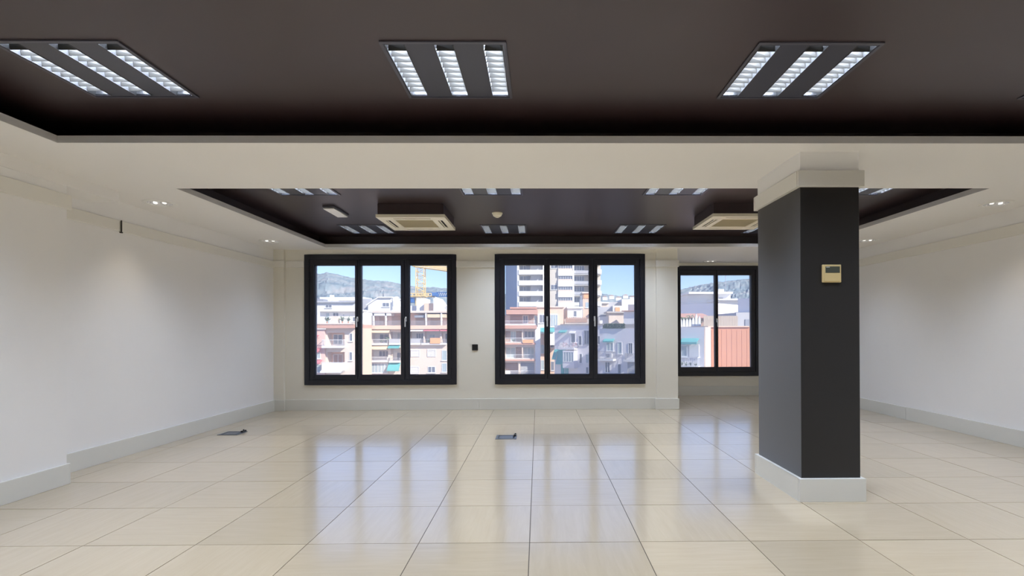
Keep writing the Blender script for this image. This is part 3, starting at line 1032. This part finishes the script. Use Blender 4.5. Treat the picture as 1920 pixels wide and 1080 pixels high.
b.win((120, 890, 180, 950), -0.5, pane=P_GLAZE)
b.awning((196, 912, 352, 950), P_SHUT, 1.7)
plant(b.at(205, 584, 0.4), 1.2, 'plant on the terrace of the pink cream block in the first window')
plant(b.at(320, 584, 0.4), 1.3, 'right plant on the terrace of the pink cream block')
plant(b.at(365, 584, 0.4), 1.1, 'plant at the right end of the terrace in the left pane')

# roofs behind
b = Bld('roof_house', 'low white house with dark solar panels on its roof, first window', 'house', C1, 118, (260, 440))
b.block('wall', (60, 428, 425, None), P_WHITE, 0, 14)
b.block('roof_slab', (55, 420, 430, 430), P_GREY, -0.6, 14.5)
b.block('upper_wall', (60, 372, 415, 420), P_SHUT, 7, 13)
b.block('chimney', (180, 362, 196, 404), P_WHITE, 4, 5.5)
u0, u1, z0, z1 = b.rc((275, 412, 405, 432))
for k in range(5):
    a = u0 + (u1 - u0) * k / 5
    MB().prism([(0.2, z0), (2.0, z1), (2.0, z1 - 0.08), (0.2, z0 - 0.08)], 0, a + 0.05, a + (u1 - u0) / 5 - 0.05).build('solar_panel', P_SOLAR, b.root)
b.block('vent_box', (118, 402, 178, 422), P_ROOF, 0.5, 3)
b.win((200, 445, 250, 470), 0)

b = Bld('gabled_house', 'white house with a sloping gable behind the terraces, first window', 'house', C1, 112, (600, 440))
u0, u1, z0, z1 = b.rc((520, 394, 692, None))
um = b.uz(600, 394)[0]
zl = b.uz(512, 440)[1]
MB().prism([(u0, 0), (u1, 0), (u1, z1), (um, z1), (u0, zl)], 1, 0, 9).build('wall', P_WHITE, b.root)
MB().prism([(u0 - 0.4, zl - 0.2), (um, z1 + 0.25), (u1 + 0.3, z1 + 0.25), (u1 + 0.3, z1), (um, z1), (u0 - 0.2, zl - 0.35)], 1, -0.4, 9.2).build('roof', P_SHUT, b.root)
b.win((628, 430, 680, 462), 0, n=2)
b.block('door', (690, 428, 704, 486), P_ROOF, -0.05, 0.05)
b.block('annex', (436, 398, 520, None), P_GREY, 1.5, 9)
b.block('parapet', (692, 458, 765, None), P_WHITE, 0.5, 9)
r = thing('satellite_dish', 'white satellite dish on a roof in the middle pane of the first window', 'satellite dish', b.at(728, 458, 0.8))
MB().bar((0, 0, 0), (0, 0, 1.2), 0.05, 6).build('mast', P_RAIL, r)
o = MB().lathe([(0.02, 0), (0.4, 0.06), (0.75, 0.22), (0.78, 0.22), (0.4, 0.02), (0.02, -0.04)], 20).build('dish', P_RAILW, r, smooth=True)
o.matrix_local = Matrix.Translation((0, -0.1, 1.4)) @ Matrix.Rotation(1.25, 4, 'X')

b = Bld('roof_house', 'pale stepped roof house with a pointed gable below the crane', 'house', C1, 122, (960, 450))
b.block('stair_tower', (868, 392, 934, None), P_WHITE, 2, 8)
b.block('wall', (790, 448, 870, None), P_WHITE, 3, 9)
b.block('wall', (934, 432, 1022, None), P_PEACH, 1, 9)
u0, u1, z0, z1 = b.rc((1010, 388, 1100, None))
MB().prism([(u0, 0), (u1, 0), (u1, z1 - 3.2), (u0 + 0.6, z1), (u0, z1 - 0.4)], 1, 0, 9).build('gable', P_SHUT, b.root)
b.block('parapet', (1090, 452, 1200, None), P_GREY, 2, 9)

# tower crane
P_YEL = mat('crane yellow', (0.82, 0.60, 0.24), 0.5, var=0.06, scale=1)
P_CBLUE = mat('crane blue', (0.04, 0.16, 0.42), 0.5)
b = Bld('tower_crane', 'yellow tower crane with a blue machine, in the right pane of the first window', 'crane', C1, 150, (908, 400))
u0, u1, z0, z1 = b.rc((878, 165, 938, None))
mk = u1 - u0
lg = MB()
for u in (u0, u1):
    for d in (0, mk):
        lg.box(u - 0.1, u + 0.1, d - 0.1, d + 0.1, z0, z1)
lg.build('mast_legs', P_YEL, b.root)
br = MB()
zz = z1
k = 0
while zz > z1 - 52:
    for d in (0, mk):
        br.bar((u0, d, zz), (u1, d, zz), 0.06)
        br.bar((u0 if k % 2 else u1, d, zz), (u1 if k % 2 else u0, d, zz - mk * 0.5), 0.07)
    for u in (u0, u1):
        br.bar((u, 0, zz), (u, mk, zz), 0.06)
        br.bar((u, 0 if k % 2 else mk, zz), (u, mk if k % 2 else 0, zz - mk * 0.5), 0.07)
    zz -= mk * 0.5
    k += 1
br.build('mast_braces', P_YEL, b.root)
ju0, ju1 = b.uz(850, 160)[0], b.uz(1250, 160)[0]
zj, zj2 = b.uz(900, 158)[1], b.uz(1110, 188)[1]
jb = MB()
sl = (zj2 - zj) / (b.uz(1110, 0)[0] - b.uz(900, 0)[0])
jz = lambda u: zj + sl * (u - u0)
for d in (0.2, mk - 0.2):
    jb.bar((ju0, d, jz(ju0)), (ju1, d, jz(ju1)), 0.1)
jb.bar((ju0, mk / 2, jz(ju0) + 1.5), (ju1, mk / 2, jz(ju1) + 1.5), 0.1)
n = 44
for k in range(n):
    a, c = ju0 + (ju1 - ju0) * k / n, ju0 + (ju1 - ju0) * (k + 1) / n
    for d in (0.2, mk - 0.2):
        jb.bar((a, d, jz(a)), ((a + c) / 2, mk / 2, jz(a) + 1.5), 0.06)
        jb.bar(((a + c) / 2, mk / 2, jz(a) + 1.5), (c, d, jz(c)), 0.06)
jb.build('jib', P_YEL, b.root)
pf = MB()
a, c = b.uz(838, 372)[0], b.uz(1000, 372)[0]
z_ = b.uz(900, 384)[1]
z2 = b.uz(900, 360)[1]
for d in (-1.0, mk + 1.0):
    pf.box(a, c, d - 0.1, d + 0.1, z_, z_ + 0.22).box(a, c, d - 0.08, d + 0.08, z2 - 0.2, z2)
    for k in range(8):
        uu = a + (c - a) * k / 7
        pf.box(uu - 0.09, uu + 0.09, d - 0.09, d + 0.09, z_, z2)
for uu in (a, u0, u1, c - 0.3):
    pf.box(uu, uu + 0.2, -1, mk + 1, z_, z_ + 0.2)
pf.build('platform', P_YEL, b.root)
b.block('winch_machine', (982, 354, 1036, 380), P_CBLUE, -0.5, 2.5)
u0m, u1m, zm0, zm1 = b.rc((1030, 352, 1120, 384))
mb = MB()
for k in range(6):
    uu = u0m + (u1m - u0m) * k / 6
    mb.bar((uu, 0, zm0), (uu + (u1m - u0m) / 6, 0, zm1), 0.12)
    mb.bar((uu, 0, zm1), (uu + (u1m - u0m) / 6, 0, zm1), 0.12)
    mb.bar((uu, 0, zm0), (uu + (u1m - u0m) / 6, 0, zm0), 0.12)
mb.build('outrigger_truss', P_CBLUE, b.root)
b.block('cable_drum', (832, 392, 868, 430), P_CBLUE, -0.5, 1.5)

# --- window 2 --------------------------------------------------------------------------------
# tall tower
b = Bld('tower_block', 'tall white residential tower with stacked balconies and a blue grey side, second window', 'building', C2, 152, (420, 300))
TOP = -140
b.block('body', (232, TOP, 842, None), P_BRICK, 3.2, 22)
u0, u1, z0, z1 = b.rc((232, TOP, 842, None))
ul = b.uz(140, 300)[0]
MB().prism([(u0, 3.2), (u0, 22), (ul * 1.0 - 0.8, 21), (ul * 1.0 - 0.8, 18)], 2, 0, z1 - 1).build('side_wing', P_BLUE, b.root)
b.block('party_wall', (228, TOP, 242, None), P_WHITE, 0.2, 3.4)
b.block('party_wall', (414, TOP, 470, None), P_WHITE, 1.0, 3.4)
b.block('brick_bay', (462, TOP, 528, None), P_BRICK, 0.6, 3.4)
b.block('party_wall', (629, TOP, 642, None), P_WHITE, 0.2, 3.4)
b.block('party_wall', (752, TOP, 766, None), P_GREY, 1.2, 3.4)
H = 77.5
for k in range(-5, 4):
    y = 172 + k * H
    last = y + 42 > 480
    b.block('balcony', (240, y + 4, 416, y + 38), P_WHITE, 0.0, 0.25)
    b.block('balcony_floor', (240, y + 30, 416, y + 38), P_WHITE, 0.25, 3.3)
    b.win((246, y + 42, 300, y + 76), 3.0, n=2, sill=False)
    b.win((292, y + 42, 322, y + 76), 2.9, n=1, frame=P_RAIL, sill=False)
    b.block('partition', (326, y + 38, 410, y + 78), P_GREY, 2.0, 3.2)
    b.block('enclosed_bay', (526, y + 10, 632, y + 48), P_WHITE, 0.0, 3.3)
    b.block('enclosed_bay', (526, y - 6, 632, y + 10), P_CREAM, 0.2, 3.3)
    b.win((530, y + 48, 632, y + 86), 0.3, n=6, sill=False)
    b.block('balcony', (640, y + 8, 842, y + 34), P_GREY if k < 3 else P_WHITE, 0.6, 0.8)
    b.block('balcony_floor', (640, y + 30, 842, y + 38), P_WHITE, 0.6, 3.3)
    b.win((644, y + 42, 690, y + 80), 3.0, n=2, sill=False)
    b.win((684, y + 42, 722, y + 80), 2.9, n=2, pane=P_PANE, sill=False)
    b.block('balcony', (764, y + 2, 842, y + 34), P_WHITE, 0.0, 0.25)
    if k in (1, -1, -3): b.win((474, y + 34, 520, y + 72), 0.6, n=2)

# left block with terracotta edges
b = Bld('apartment_block', 'cream block with brown shutters and terracotta slab edges, left in the second window', 'building', C2, 93, (250, 600))
b.front((60, 604, 362, None), P_CREAM, 8, [(60, 618, 132, 700), (142, 618, 264, 700), (272, 618, 356, 700), (60, 735, 132, 818), (142, 735, 264, 818), (272, 735, 356, 818), (142, 848, 240, 960), (254, 846, 356, 960)], T=1.2, back=P_WHITE)
b.block('pilaster', (360, 590, 398, None), P_SHUT, -0.35, 8)
b.block('terrace_edge', (50, 578, 372, 604), P_TERRA, -0.6, 8)
b.block('slab_edge', (50, 706, 364, 718), P_TERRA, -0.5, 1)
b.block('slab_edge', (50, 824, 364, 836), P_TERRA, -0.5, 1)
b.block('penthouse', (60, 500, 352, 578), P_CREAM, 2.6, 8)
b.block('roof_slab', (150, 464, 378, 498), P_TERRA, 0.4, 8)
b.block('roof_slab', (170, 440, 372, 452), P_TERRA, 3.5, 8)
b.block('attic', (175, 452, 365, 466), P_PINK, 4.5, 8.5)
b.shutter((175, 504, 262, 572), P_BROWN, 2.6)
b.win((270, 505, 305, 560), 2.6)
b.shutter((312, 504, 350, 572), P_BROWN, 2.6)
b.balcony((50, 545, 364, 582), 0.4, 0.3, rail='bars', rm=P_RAILW)
b.shutter((144, 622, 180, 698), P_BROWN, 1.2)
b.win((180, 622, 220, 698), 1.2, pane=P_GLAZE)
b.shutter((222, 622, 262, 698), P_BROWN, 1.2)
b.win((280, 620, 356, 668), 1.2, n=3)
b.balcony((60, 668, 362, 712), 0.4, rail='bars', rm=P_RAILW, slab=P_CREAM)
b.win((146, 740, 216, 818), 1.2, pane=P_GLAZE)
b.shutter((220, 738, 262, 818), P_BROWN, 1.2)
b.win((276, 740, 354, 818), 1.2, pane=P_GLAZE, n=3)
b.balcony((60, 788, 362, 830), 0.4, rail='bars', rm=P_RAILW, slab=P_CREAM)
b.shutter((144, 852, 232, 906), P_BROWN, 1.2)
b.shutter((256, 848, 354, 935), P_GREY, 0.5)
b.balcony((60, 904, 362, 945), 0.4, rail='bars', rm=P_RAILW, slab=P_CREAM)
r = thing('beach_towel', 'orange cloth on a balcony in the left pane of the second window', 'cloth', b.at(310, 694, -0.62))
MB().box(-0.95, 0.95, -0.03, 0.03, -0.3, 0.3).build('cloth', P_ORANGE, r)
plant(b.at(205, 704, -0.1), 0.9, 'plant on the balcony beside brown shutters in the second window')

# peach block behind it
b = Bld('apartment_block', 'peach block with teal awnings between the shuttered block and the mauve block', 'building', C2, 104, (460, 600))
b.block('body', (372, 446, 566, None), P_PEACH, 0.0, 10)
b.block('parapet', (368, 440, 570, 450), P_CREAM, -0.3, 10)
b.block('flat_front', (378, 496, 520, 640), P_WHITE, -1.0, 0)
b.win((392, 502, 430, 562), -1.0)
b.win((470, 502, 522, 590), -1.0, n=3, pane=P_GLAZE)
b.awning((392, 596, 512, 628), P_TEAL, 0.8, -1.0)
b.win((400, 720, 426, 780), 0, n=1, pane=P_GLAZE)
b.win((470, 700, 498, 740), 0, n=1)
b.win((402, 830, 426, 900), 0, n=1, pane=P_GLAZE)
b.win((474, 840, 498, 905), 0, n=1)
b.block('terrace', (430, 640, 540, 720), P_WHITE, -2.2, 0)

# mauve block in the shade
b = Bld('apartment_block', 'shaded mauve block with bicycles on a balcony, middle of the second window', 'building', C2, 88, (640, 700), math.radians(29))
b.block('body', (500, 574, 862, None), P_LAV, 0, 9)
b.block('parapet', (545, 566, 866, 578), P_STONE, -0.2, 0.5)
b.win((618, 636, 652, 702), 0, n=1)
b.win((674, 655, 698, 722), 0, n=1)
b.win((714, 615, 750, 714), 0, n=2, frame=P_ROOF)
b.win((680, 784, 700, 852), 0, n=1)
b.win((728, 788, 748, 852), 0, n=1, pane=P_GLAZE)
b.win((728, 880, 748, 925), 0, n=1)
b.win((812, 655, 836, 716), 0, n=1)
b.awning((540, 614, 592, 634), P_TEAL, 0.7)
b.awning((612, 622, 655, 640), P_SHUT, 0.5)
b.balcony((560, 702, 666, 752), 1.3, rail='bars', rm=P_RAILW, slab=P_LAV)
b.block('glazed_gallery', (584, 760, 666, 884), P_LAV, -1.3, 0)
b.win((588, 768, 662, 840), -1.3, n=4, pane=P_GLAZE, sill=False)
b.awning((528, 752, 584, 858), P_TEAL, 1.0)
b.awning((500, 752, 526, 824), P_TEAL, 1.0)
b.win((545, 862, 575, 940), 0, n=1, pane=P_TEAL)
b.shutter((565, 884, 600, 930), P_TEAL)
for xx in (586, 654):
    p = b.at(xx, 742, -0.75)
    r = thing('bicycle', 'bicycle leaning on the curved balcony of the mauve block, %s' % ('left one' if xx < 600 else 'right one'), 'bicycle', p, -b.b)
    for s_ in (-0.5, 0.5):
        w = MB()
        for q in range(16):
            a0, a1 = 2 * PI * q / 16, 2 * PI * (q + 1) / 16
            w.bar((s_ + 0.33 * math.cos(a0), 0, 0.33 + 0.33 * math.sin(a0)), (s_ + 0.33 * math.cos(a1), 0, 0.33 + 0.33 * math.sin(a1)), 0.03)
        w.build('wheel', M_BLACKP, r)
    fm = MB()
    for p_, q_ in (((-0.5, 0, 0.33), (-0.15, 0, 0.8)), ((-0.5, 0, 0.33), (0, 0, 0.3)), ((0, 0, 0.3), (-0.18, 0, 0.95)), ((-0.15, 0, 0.8), (0.38, 0, 0.85)), ((0, 0, 0.3), (0.38, 0, 0.8)), ((0.5, 0, 0.33), (0.36, 0, 1.0))):
        fm.bar(p_, q_, 0.025)
    fm.build('bicycle_frame', P_RED, r)
    MB().bar((-0.3, 0, 0.96), (-0.06, 0, 0.96), 0.04).build('saddle', M_BLACKP, r)

# roof structures behind the mauve block
b = Bld('roof_house', 'white roof house with a rusty fence above the mauve block', 'house', C2, 112, (640, 480))
b.block('wall', (594, 452, 702, None), P_WHITE, 0, 7)
b.block('roof_slab', (590, 444, 706, 456), P_SHUT, -0.4, 7.4)
b.block('side_wall', (570, 444, 596, None), P_CREAM, 2, 8)
b.win((638, 474, 660, 516), 0, n=1)
b.block('terrace_wall', (566, 534, 765, None), P_STONE, -4, 0)
f = MB()
u0, u1, z0, z1 = b.rc((576, 528, 725, 560))
for k in range(30):
    uu = u0 + (u1 - u0) * k / 30
    f.box(uu, uu + (u1 - u0) / 36, -4.1, -4.04, z0, z1 + (0.15 if k % 3 else 0))
f.build('fence', P_BROWN, b.root)
b = Bld('chimney_block', 'ochre lit stair house with a dark chimney before the tower', 'house', C2, 122, (730, 400))
b.block('wall', (704, 346, 762, None), P_PEACH, 0, 5)
b.block('roof_slab', (698, 338, 768, 348), P_CREAM, -0.4, 5.4)
b.block('ochre_panel', (712, 346, 756, 384), P_ORANGE, -0.12, 0.02)
b.win((724, 412, 748, 452), 0, n=1, pane=P_GLAZE)
b.block('chimney', (682, 394, 704, None), P_ROOF, -0.5, 1.2)
b.block('chimney_pot', (687, 362, 698, 396), P_ROOF, -0.1, 0.8)

# right mauve block, right pane
b = Bld('apartment_block', 'pale mauve block with a planted roof edge, right pane of the second window', 'building', C2, 74, (950, 700), math.radians(29))
b.block('body', (826, 600, 1180, None), P_LAV, 0, 9)
b.block('parapet', (846, 570, 1010, 602), P_LAV, 0.2, 0.6)
b.block('stone_wall', (1008, 568, 1180, 602), P_STONE, 0.1, 0.6)
b.awning((862, 676, 936, 700), P_TEAL, 0.7)
b.win((876, 700, 926, 765), 0, pane=P_GLAZE)
b.balcony((826, 765, 942, 832), 1.0, rail='bars', rm=P_RAIL, slab=P_WHITE)
b.win((958, 700, 988, 784), 0, n=1, pane=P_GLAZE)
b.win((1036, 706, 1066, 784), 0, n=2)
b.balcony((1022, 782, 1110, 840), 0.8, rail='bars', rm=P_RAIL, slab=P_WHITE)
b.win((866, 844, 902, 920), 0, n=2)
b.win((958, 858, 982, 926), 0, n=1)
b.shutter((1030, 845, 1100, 960), P_GREY)
hedge_b = b
hd = MB()
u0, u1, z0, z1 = b.rc((852, 572, 1006, 600))
for k in range(900):
    c = Vector((random.uniform(u0, u1), random.uniform(-0.15, 0.15), random.uniform(z0, z1 + 0.1)))
    a = Vector((random.gauss(0, 1), random.gauss(0, 1), random.gauss(0, 1))).normalized() * 0.16
    w = a.cross(Vector((0.3, 0.5, 1))).normalized() * 0.08
    hd.raw([c - a, c + w, c + a, c - w], [(0, 1, 2, 3)])
tag(hd.build('roof_planting', P_LEAF, b.root), kind='stuff')
p = b.at(908, 812, -0.7)
aircon_box(p, -b.b, 'white air unit on a balcony of the pale mauve block')

# white houses behind, right pane
b = Bld('roof_house', 'grey and white stepped roof house with an orange panel, right pane of the second window', 'house', C2, 120, (920, 480))
b.block('wall', (812, 446, 920, None), P_GREY, 0, 8)
b.block('wall', (918, 438, 1010, None), P_WHITE, -1, 8)
b.block('orange_panel', (934, 450, 968, 478), P_ORANGE, -1.15, -0.98)
b.block('roof_slab', (855, 484, 1005, 496), P_STONE, -6, -0.5)
b.block('terrace_wall', (870, 496, 1000, None), P_CREAM, -5.5, -1)
b.block('lower_wall', (812, 520, 872, None), P_WHITE, -4.5, -1)
b = Bld('roof_house', 'white roof house with a grey upper wall at the right edge of the second window', 'house', C2, 104, (1050, 500), math.radians(25))
b.block('wall', (1000, 476, 1190, None), P_WHITE, 0, 8)
b.block('upper_wall', (1008, 420, 1190, 476), P_GREY, 2.5, 8)
b.block('eaves', (990, 468, 1195, 478), P_TERRA, -0.5, 8)
b = Bld('terrace_house', 'long white terrace below the wooded hill in the second window', 'house', C2, 190, (940, 420))
b.block('wall', (806, 416, 890, None), P_CREAM, 0, 12)
b.block('wall', (884, 404, 1000, None), P_GREY, 4, 14)
b.block('wall', (994, 386, 1190, None), P_WHITE, 2, 14)
b.block('roof_slab', (800, 410, 894, 420), P_WHITE, -0.8, 12)

# --- window 3 --------------------------------------------------------------------------------
b = Bld('apartment_block', 'salmon rendered block filling the lower right of the recessed window', 'building', C3, 47, (480, 640))
b.block('body', (368, 516, 622, None), P_SALMON, 0, 8)
b.block('corner_strip', (336, 516, 372, None), P_CREAM, -0.4, 8)
b.block('set_back', (622, 516, 760, None), P_SALMON, 2.2, 8)
for k in range(8):
    x = 385 + k * 32
    b.block('render_panel', (x, 534, x + 29, 770), P_SALMON, -0.03, 0.01)
b.win((626, 568, 660, 744), 2.2, n=1, frame=P_ROOF)
b.win((680, 568, 740, 744), 2.2, n=2, frame=P_ROOF)
b.block('coping', (360, 510, 628, 518), P_PEACH, -0.15, 8)
b = Bld('apartment_block', 'small mauve house with a teal awning and a planted balcony in the recessed window', 'building', C3, 43, (330, 640), math.radians(29))
u0, u1, z0, z1 = b.rc((120, 517, 338, None))
MB().prism([(u0, 0), (u1, 0), (u1 - 2.9, 5.25), (u0 - 2.9, 5.25)], 2, 0, z1).build('body', P_LAV, b.root)
b.awning((200, 588, 306, 624), P_TEAL, 0.9)
b.win((150, 630, 235, 705), 0, pane=P_GLAZE)
b.block('flat_panel', (246, 628, 306, 706), P_SHUT, -0.08, 0)
b.balcony((120, 706, 312, 780), 0.9, rail='bars', rm=P_RAILW)
for k, (x, s_) in enumerate(((204, 0.55), (232, 0.45), (262, 0.5), (292, 0.42))):
    plant(b.at(x, 768, -0.45), s_, ['leftmost', 'second', 'third', 'rightmost'][k] + ' plant on the balcony under the teal awning in the recessed window')
b = Bld('roof_terrace', 'roof terrace with slatted fence and brown tiled shed, in the recessed window', 'house', C3, 58, (400, 480))
b.block('body', (100, 514, 760, None), P_STONE, -2, 8)
f = MB()
u0, u1, z0, z1 = b.rc((336, 446, 552, 518))
n = 26
for k in range(n):
    a = u0 + (u1 - u0) * k / n
    MB().box(a, a + (u1 - u0) / n * 0.9, 0, 0.04, z0, z1).build('slat', mat('weathered wooden slat', (0.50, 0.42, 0.33), 0.8, var=0.15, scale=2), b.root)
b.block('wall', (552, 424, 760, 516), P_GREY, 0.5, 8)
b.block('door', (608, 468, 634, 516), P_ROOF, 0.42, 0.52)
b.block('shed_wall', (100, 448, 404, 516), P_BROWN, 2.5, 6)
u0, u1, z0, z1 = b.rc((96, 422, 410, 452))
MB().prism([(1.6, z0), (4.5, z1), (7.4, z0), (7.4, z0 - .12), (4.5, z1 - .12), (1.6, z0 - .12)], 0, u0, u1).build('shed_roof', P_TERRA, b.root)
P_NET = mat('white climbing net', (0.75, 0.77, 0.78), 0.8)
f = MB()
u0, u1, z0, z1 = b.rc((195, 428, 335, 516))
for k in range(7):
    uc = u0 + (u1 - u0) * (k + 0.5) / 7
    hh = (z1 - z0) * (0.62 + 0.38 * math.exp(-((k - 5.2) / 1.0) ** 2))
    hw = (u1 - u0) / 14 * 0.9
    c = MB().prism([(uc - hw, z0), (uc + hw, z0), (uc + hw * 0.8, z0 + hh * 0.75), (uc, z0 + hh), (uc - hw * 0.7, z0 + hh * 0.7)], 1, 0.9, 1.1)
    c.build('plant_cover', P_NET, b.root)
    bush = MB()
    for q in range(60):
        cc = Vector((uc + random.gauss(0, 0.25), 1.4 + random.gauss(0, 0.06), z0 + min(1.3, abs(random.gauss(0, 0.5)))))
        a = Vector((random.gauss(0, 1), random.gauss(0, .4), random.gauss(0, 1))).normalized() * 0.15
        w = a.cross(Vector((0.1, 1, 0.2))).normalized() * 0.06
        bush.raw([cc - a, cc + w, cc + a, cc - w], [(0, 1, 2, 3)])
    tag(bush.build('shrub_leaves', P_LEAF, b.root), kind='stuff')
b = Bld('white_villa', 'bright white flat roofed house with wide eaves in the recessed window', 'house', C3, 92, (480, 380))
b.block('wall', (428, 348, 552, None), P_WHITE, 0, 10)
b.block('roof_slab', (400, 340, 600, 350), P_SHUT, -1.5, 10)
b.block('upper_wall', (440, 300, 545, 340), P_WHITE, 3, 9)
b.block('upper_roof', (262, 288, 548, 302), P_SHUT, 2, 9.5)
b.block('upper_wall', (275, 302, 440, None), P_WHITE, 4, 9)
b.win((465, 322, 498, 338), 3, n=1, sill=False)
b.block('vent', (490, 262, 528, 288), P_SHUT, 5, 6)
um, zm = b.uz(538, 288)
MB().bar((um, 5, zm - 0.1), (um, 5, zm + 14), 0.06, 5).bar((um - 0.8, 5, zm + 9), (um + 0.8, 5, zm + 9), 0.04).bar((um - 0.6, 5, zm + 8), (um + 0.6, 5, zm + 8), 0.04).build('antenna_mast', P_RAIL, b.root)
b = Bld('shaded_house', 'blue shaded low house with a long parapet, left pane of the recessed window', 'house', C3, 78, (300, 400), math.radians(44))
b.block('body', (60, 366, 420, None), P_LAV, 0, 8)
b.block('parapet', (56, 356, 424, 370), P_WHITE, -0.2, 0.4)
b = Bld('shaded_house', 'blue shaded tall house wall in the right pane of the recessed window', 'house', C3, 72, (600, 380), math.radians(44))
b.block('body', (552, 326, 800, None), P_LAV, 0, 8)
b.block('lower_roof', (548, 416, 800, 428), P_SHUT, -0.7, 0.2)
b = Bld('white_villa', 'small sunlit white house at the left edge of the recessed window', 'house', C3, 110, (220, 350))
b.block('wall', (80, 330, 254, None), P_WHITE, 0, 9)
b.block('roof_slab', (76, 322, 260, 332), P_SHUT, -0.8, 9.5)
# --- hills -----------------------------------------------------------------------------------
RIDGE = [(200, 560), (330, 552), (430, 535), (520, 522), (560, 516), (589, 511), (602, 509), (612, 507), (622, 508.5), (636, 511), (652, 515), (675, 520), (700, 522), (735, 525), (750, 528.5), (767, 532.5), (795, 536), (812, 535), (837, 537),
         (900, 545), (1000, 552), (1080, 551), (1128, 548), (1169, 553), (1192, 551), (1240, 552), (1276, 549), (1310, 542), (1347, 535.5), (1409, 529.5), (1480, 522), (1600, 520), (1750, 535)]


def ridge(px):
    for (a, ya), (c, yc) in zip(RIDGE, RIDGE[1:]):
        if a <= px <= c:
            t = (px - a) / (c - a)
            return ya + (yc - ya) * t
    return 555


m = bpy.data.materials.new('hazed wooded slope')
m.use_nodes = True
nt = m.node_tree
bs = nt.nodes['Principled BSDF']
bs.inputs['Roughness'].default_value = 1.0
bs.inputs['Specular IOR Level'].default_value = 0.0
tc = nt.nodes.new('ShaderNodeTexCoord')
n1 = nt.nodes.new('ShaderNodeTexNoise')
n1.inputs['Scale'].default_value = 0.012
n1.inputs['Detail'].default_value = 9
n1.inputs['Roughness'].default_value = 0.7
nt.links.new(tc.outputs['Object'], n1.inputs['Vector'])
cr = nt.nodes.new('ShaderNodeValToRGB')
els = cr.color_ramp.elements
els[0].position, els[0].color = 0.38, (0.19, 0.26, 0.29, 1)  # bluish distance haze is mixed into the slope colours
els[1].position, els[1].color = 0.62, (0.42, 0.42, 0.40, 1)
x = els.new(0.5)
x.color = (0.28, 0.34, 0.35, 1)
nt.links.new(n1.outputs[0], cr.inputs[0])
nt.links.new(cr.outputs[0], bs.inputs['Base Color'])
hv, hf = [], []
from mathutils import noise
NX, NY = 620, 80
for i in range(NX + 1):
    px = 200 + 1550 * i / NX
    zr_ = (CY - ridge(px)) / F_PX
    dx = ray(px, 600)
    for j in range(NY + 1):
        s = j / NY
        d = 640 + (2300 - 640) * s
        zt = 1.145 + zr_ * 2300
        z = GZ + (zt - GZ) * (s ** 0.85)
        q = Vector((dx.x / dx.y * d, d, 0))
        if j:
            z += 34 * noise.fractal(q * 0.0045, 0.9, 2.1, 4) * (s * (1 - s) * 2.2 + 0.03) + 3.5 * noise.noise(q * 0.06) + random.uniform(-2.2, 2.2)
        if px > 1240: d *= 0.9
        hv.append((dx.x / dx.y * d, d, z))
for i in range(NX):
    for j in range(NY):
        a = i * (NY + 1) + j
        hf.append((a, a + NY + 1, a + NY + 2, a + 1))
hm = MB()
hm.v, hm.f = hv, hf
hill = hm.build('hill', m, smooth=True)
tag(hill, kind='structure')
# pale villas scattered on the slopes
for k, (px, py, w) in enumerate([(688, 546, 11), (703, 549, 13), (720, 551, 11), (736, 547, 8), (1134, 557, 13), (1147, 555, 15), (1160, 558, 16), (1173, 554, 15), (1186, 557, 16)]):
    r_ = ray(px, py)
    s = 0.75
    p = CAM + r_ * (1500 / r_.y)
    v = thing('hillside_villa', '%s pale villa on the wooded hill in the %s window' % (['leftmost', 'second', 'third', 'rightmost', 'leftmost', 'second', 'third', 'fourth', 'rightmost'][k], 'first' if k < 4 else 'second'), 'house', (p.x, p.y, p.z - 9))
    MB().box(-w / 2, w / 2, 0, 12, 0, 10).build('wall', P_WHITE, v)
    MB().prism([(-w / 2 - 0.6, 10), (w / 2 + 0.6, 10), (0, 12.2)], 1, -1, 13).build('roof', P_TERRA, v)
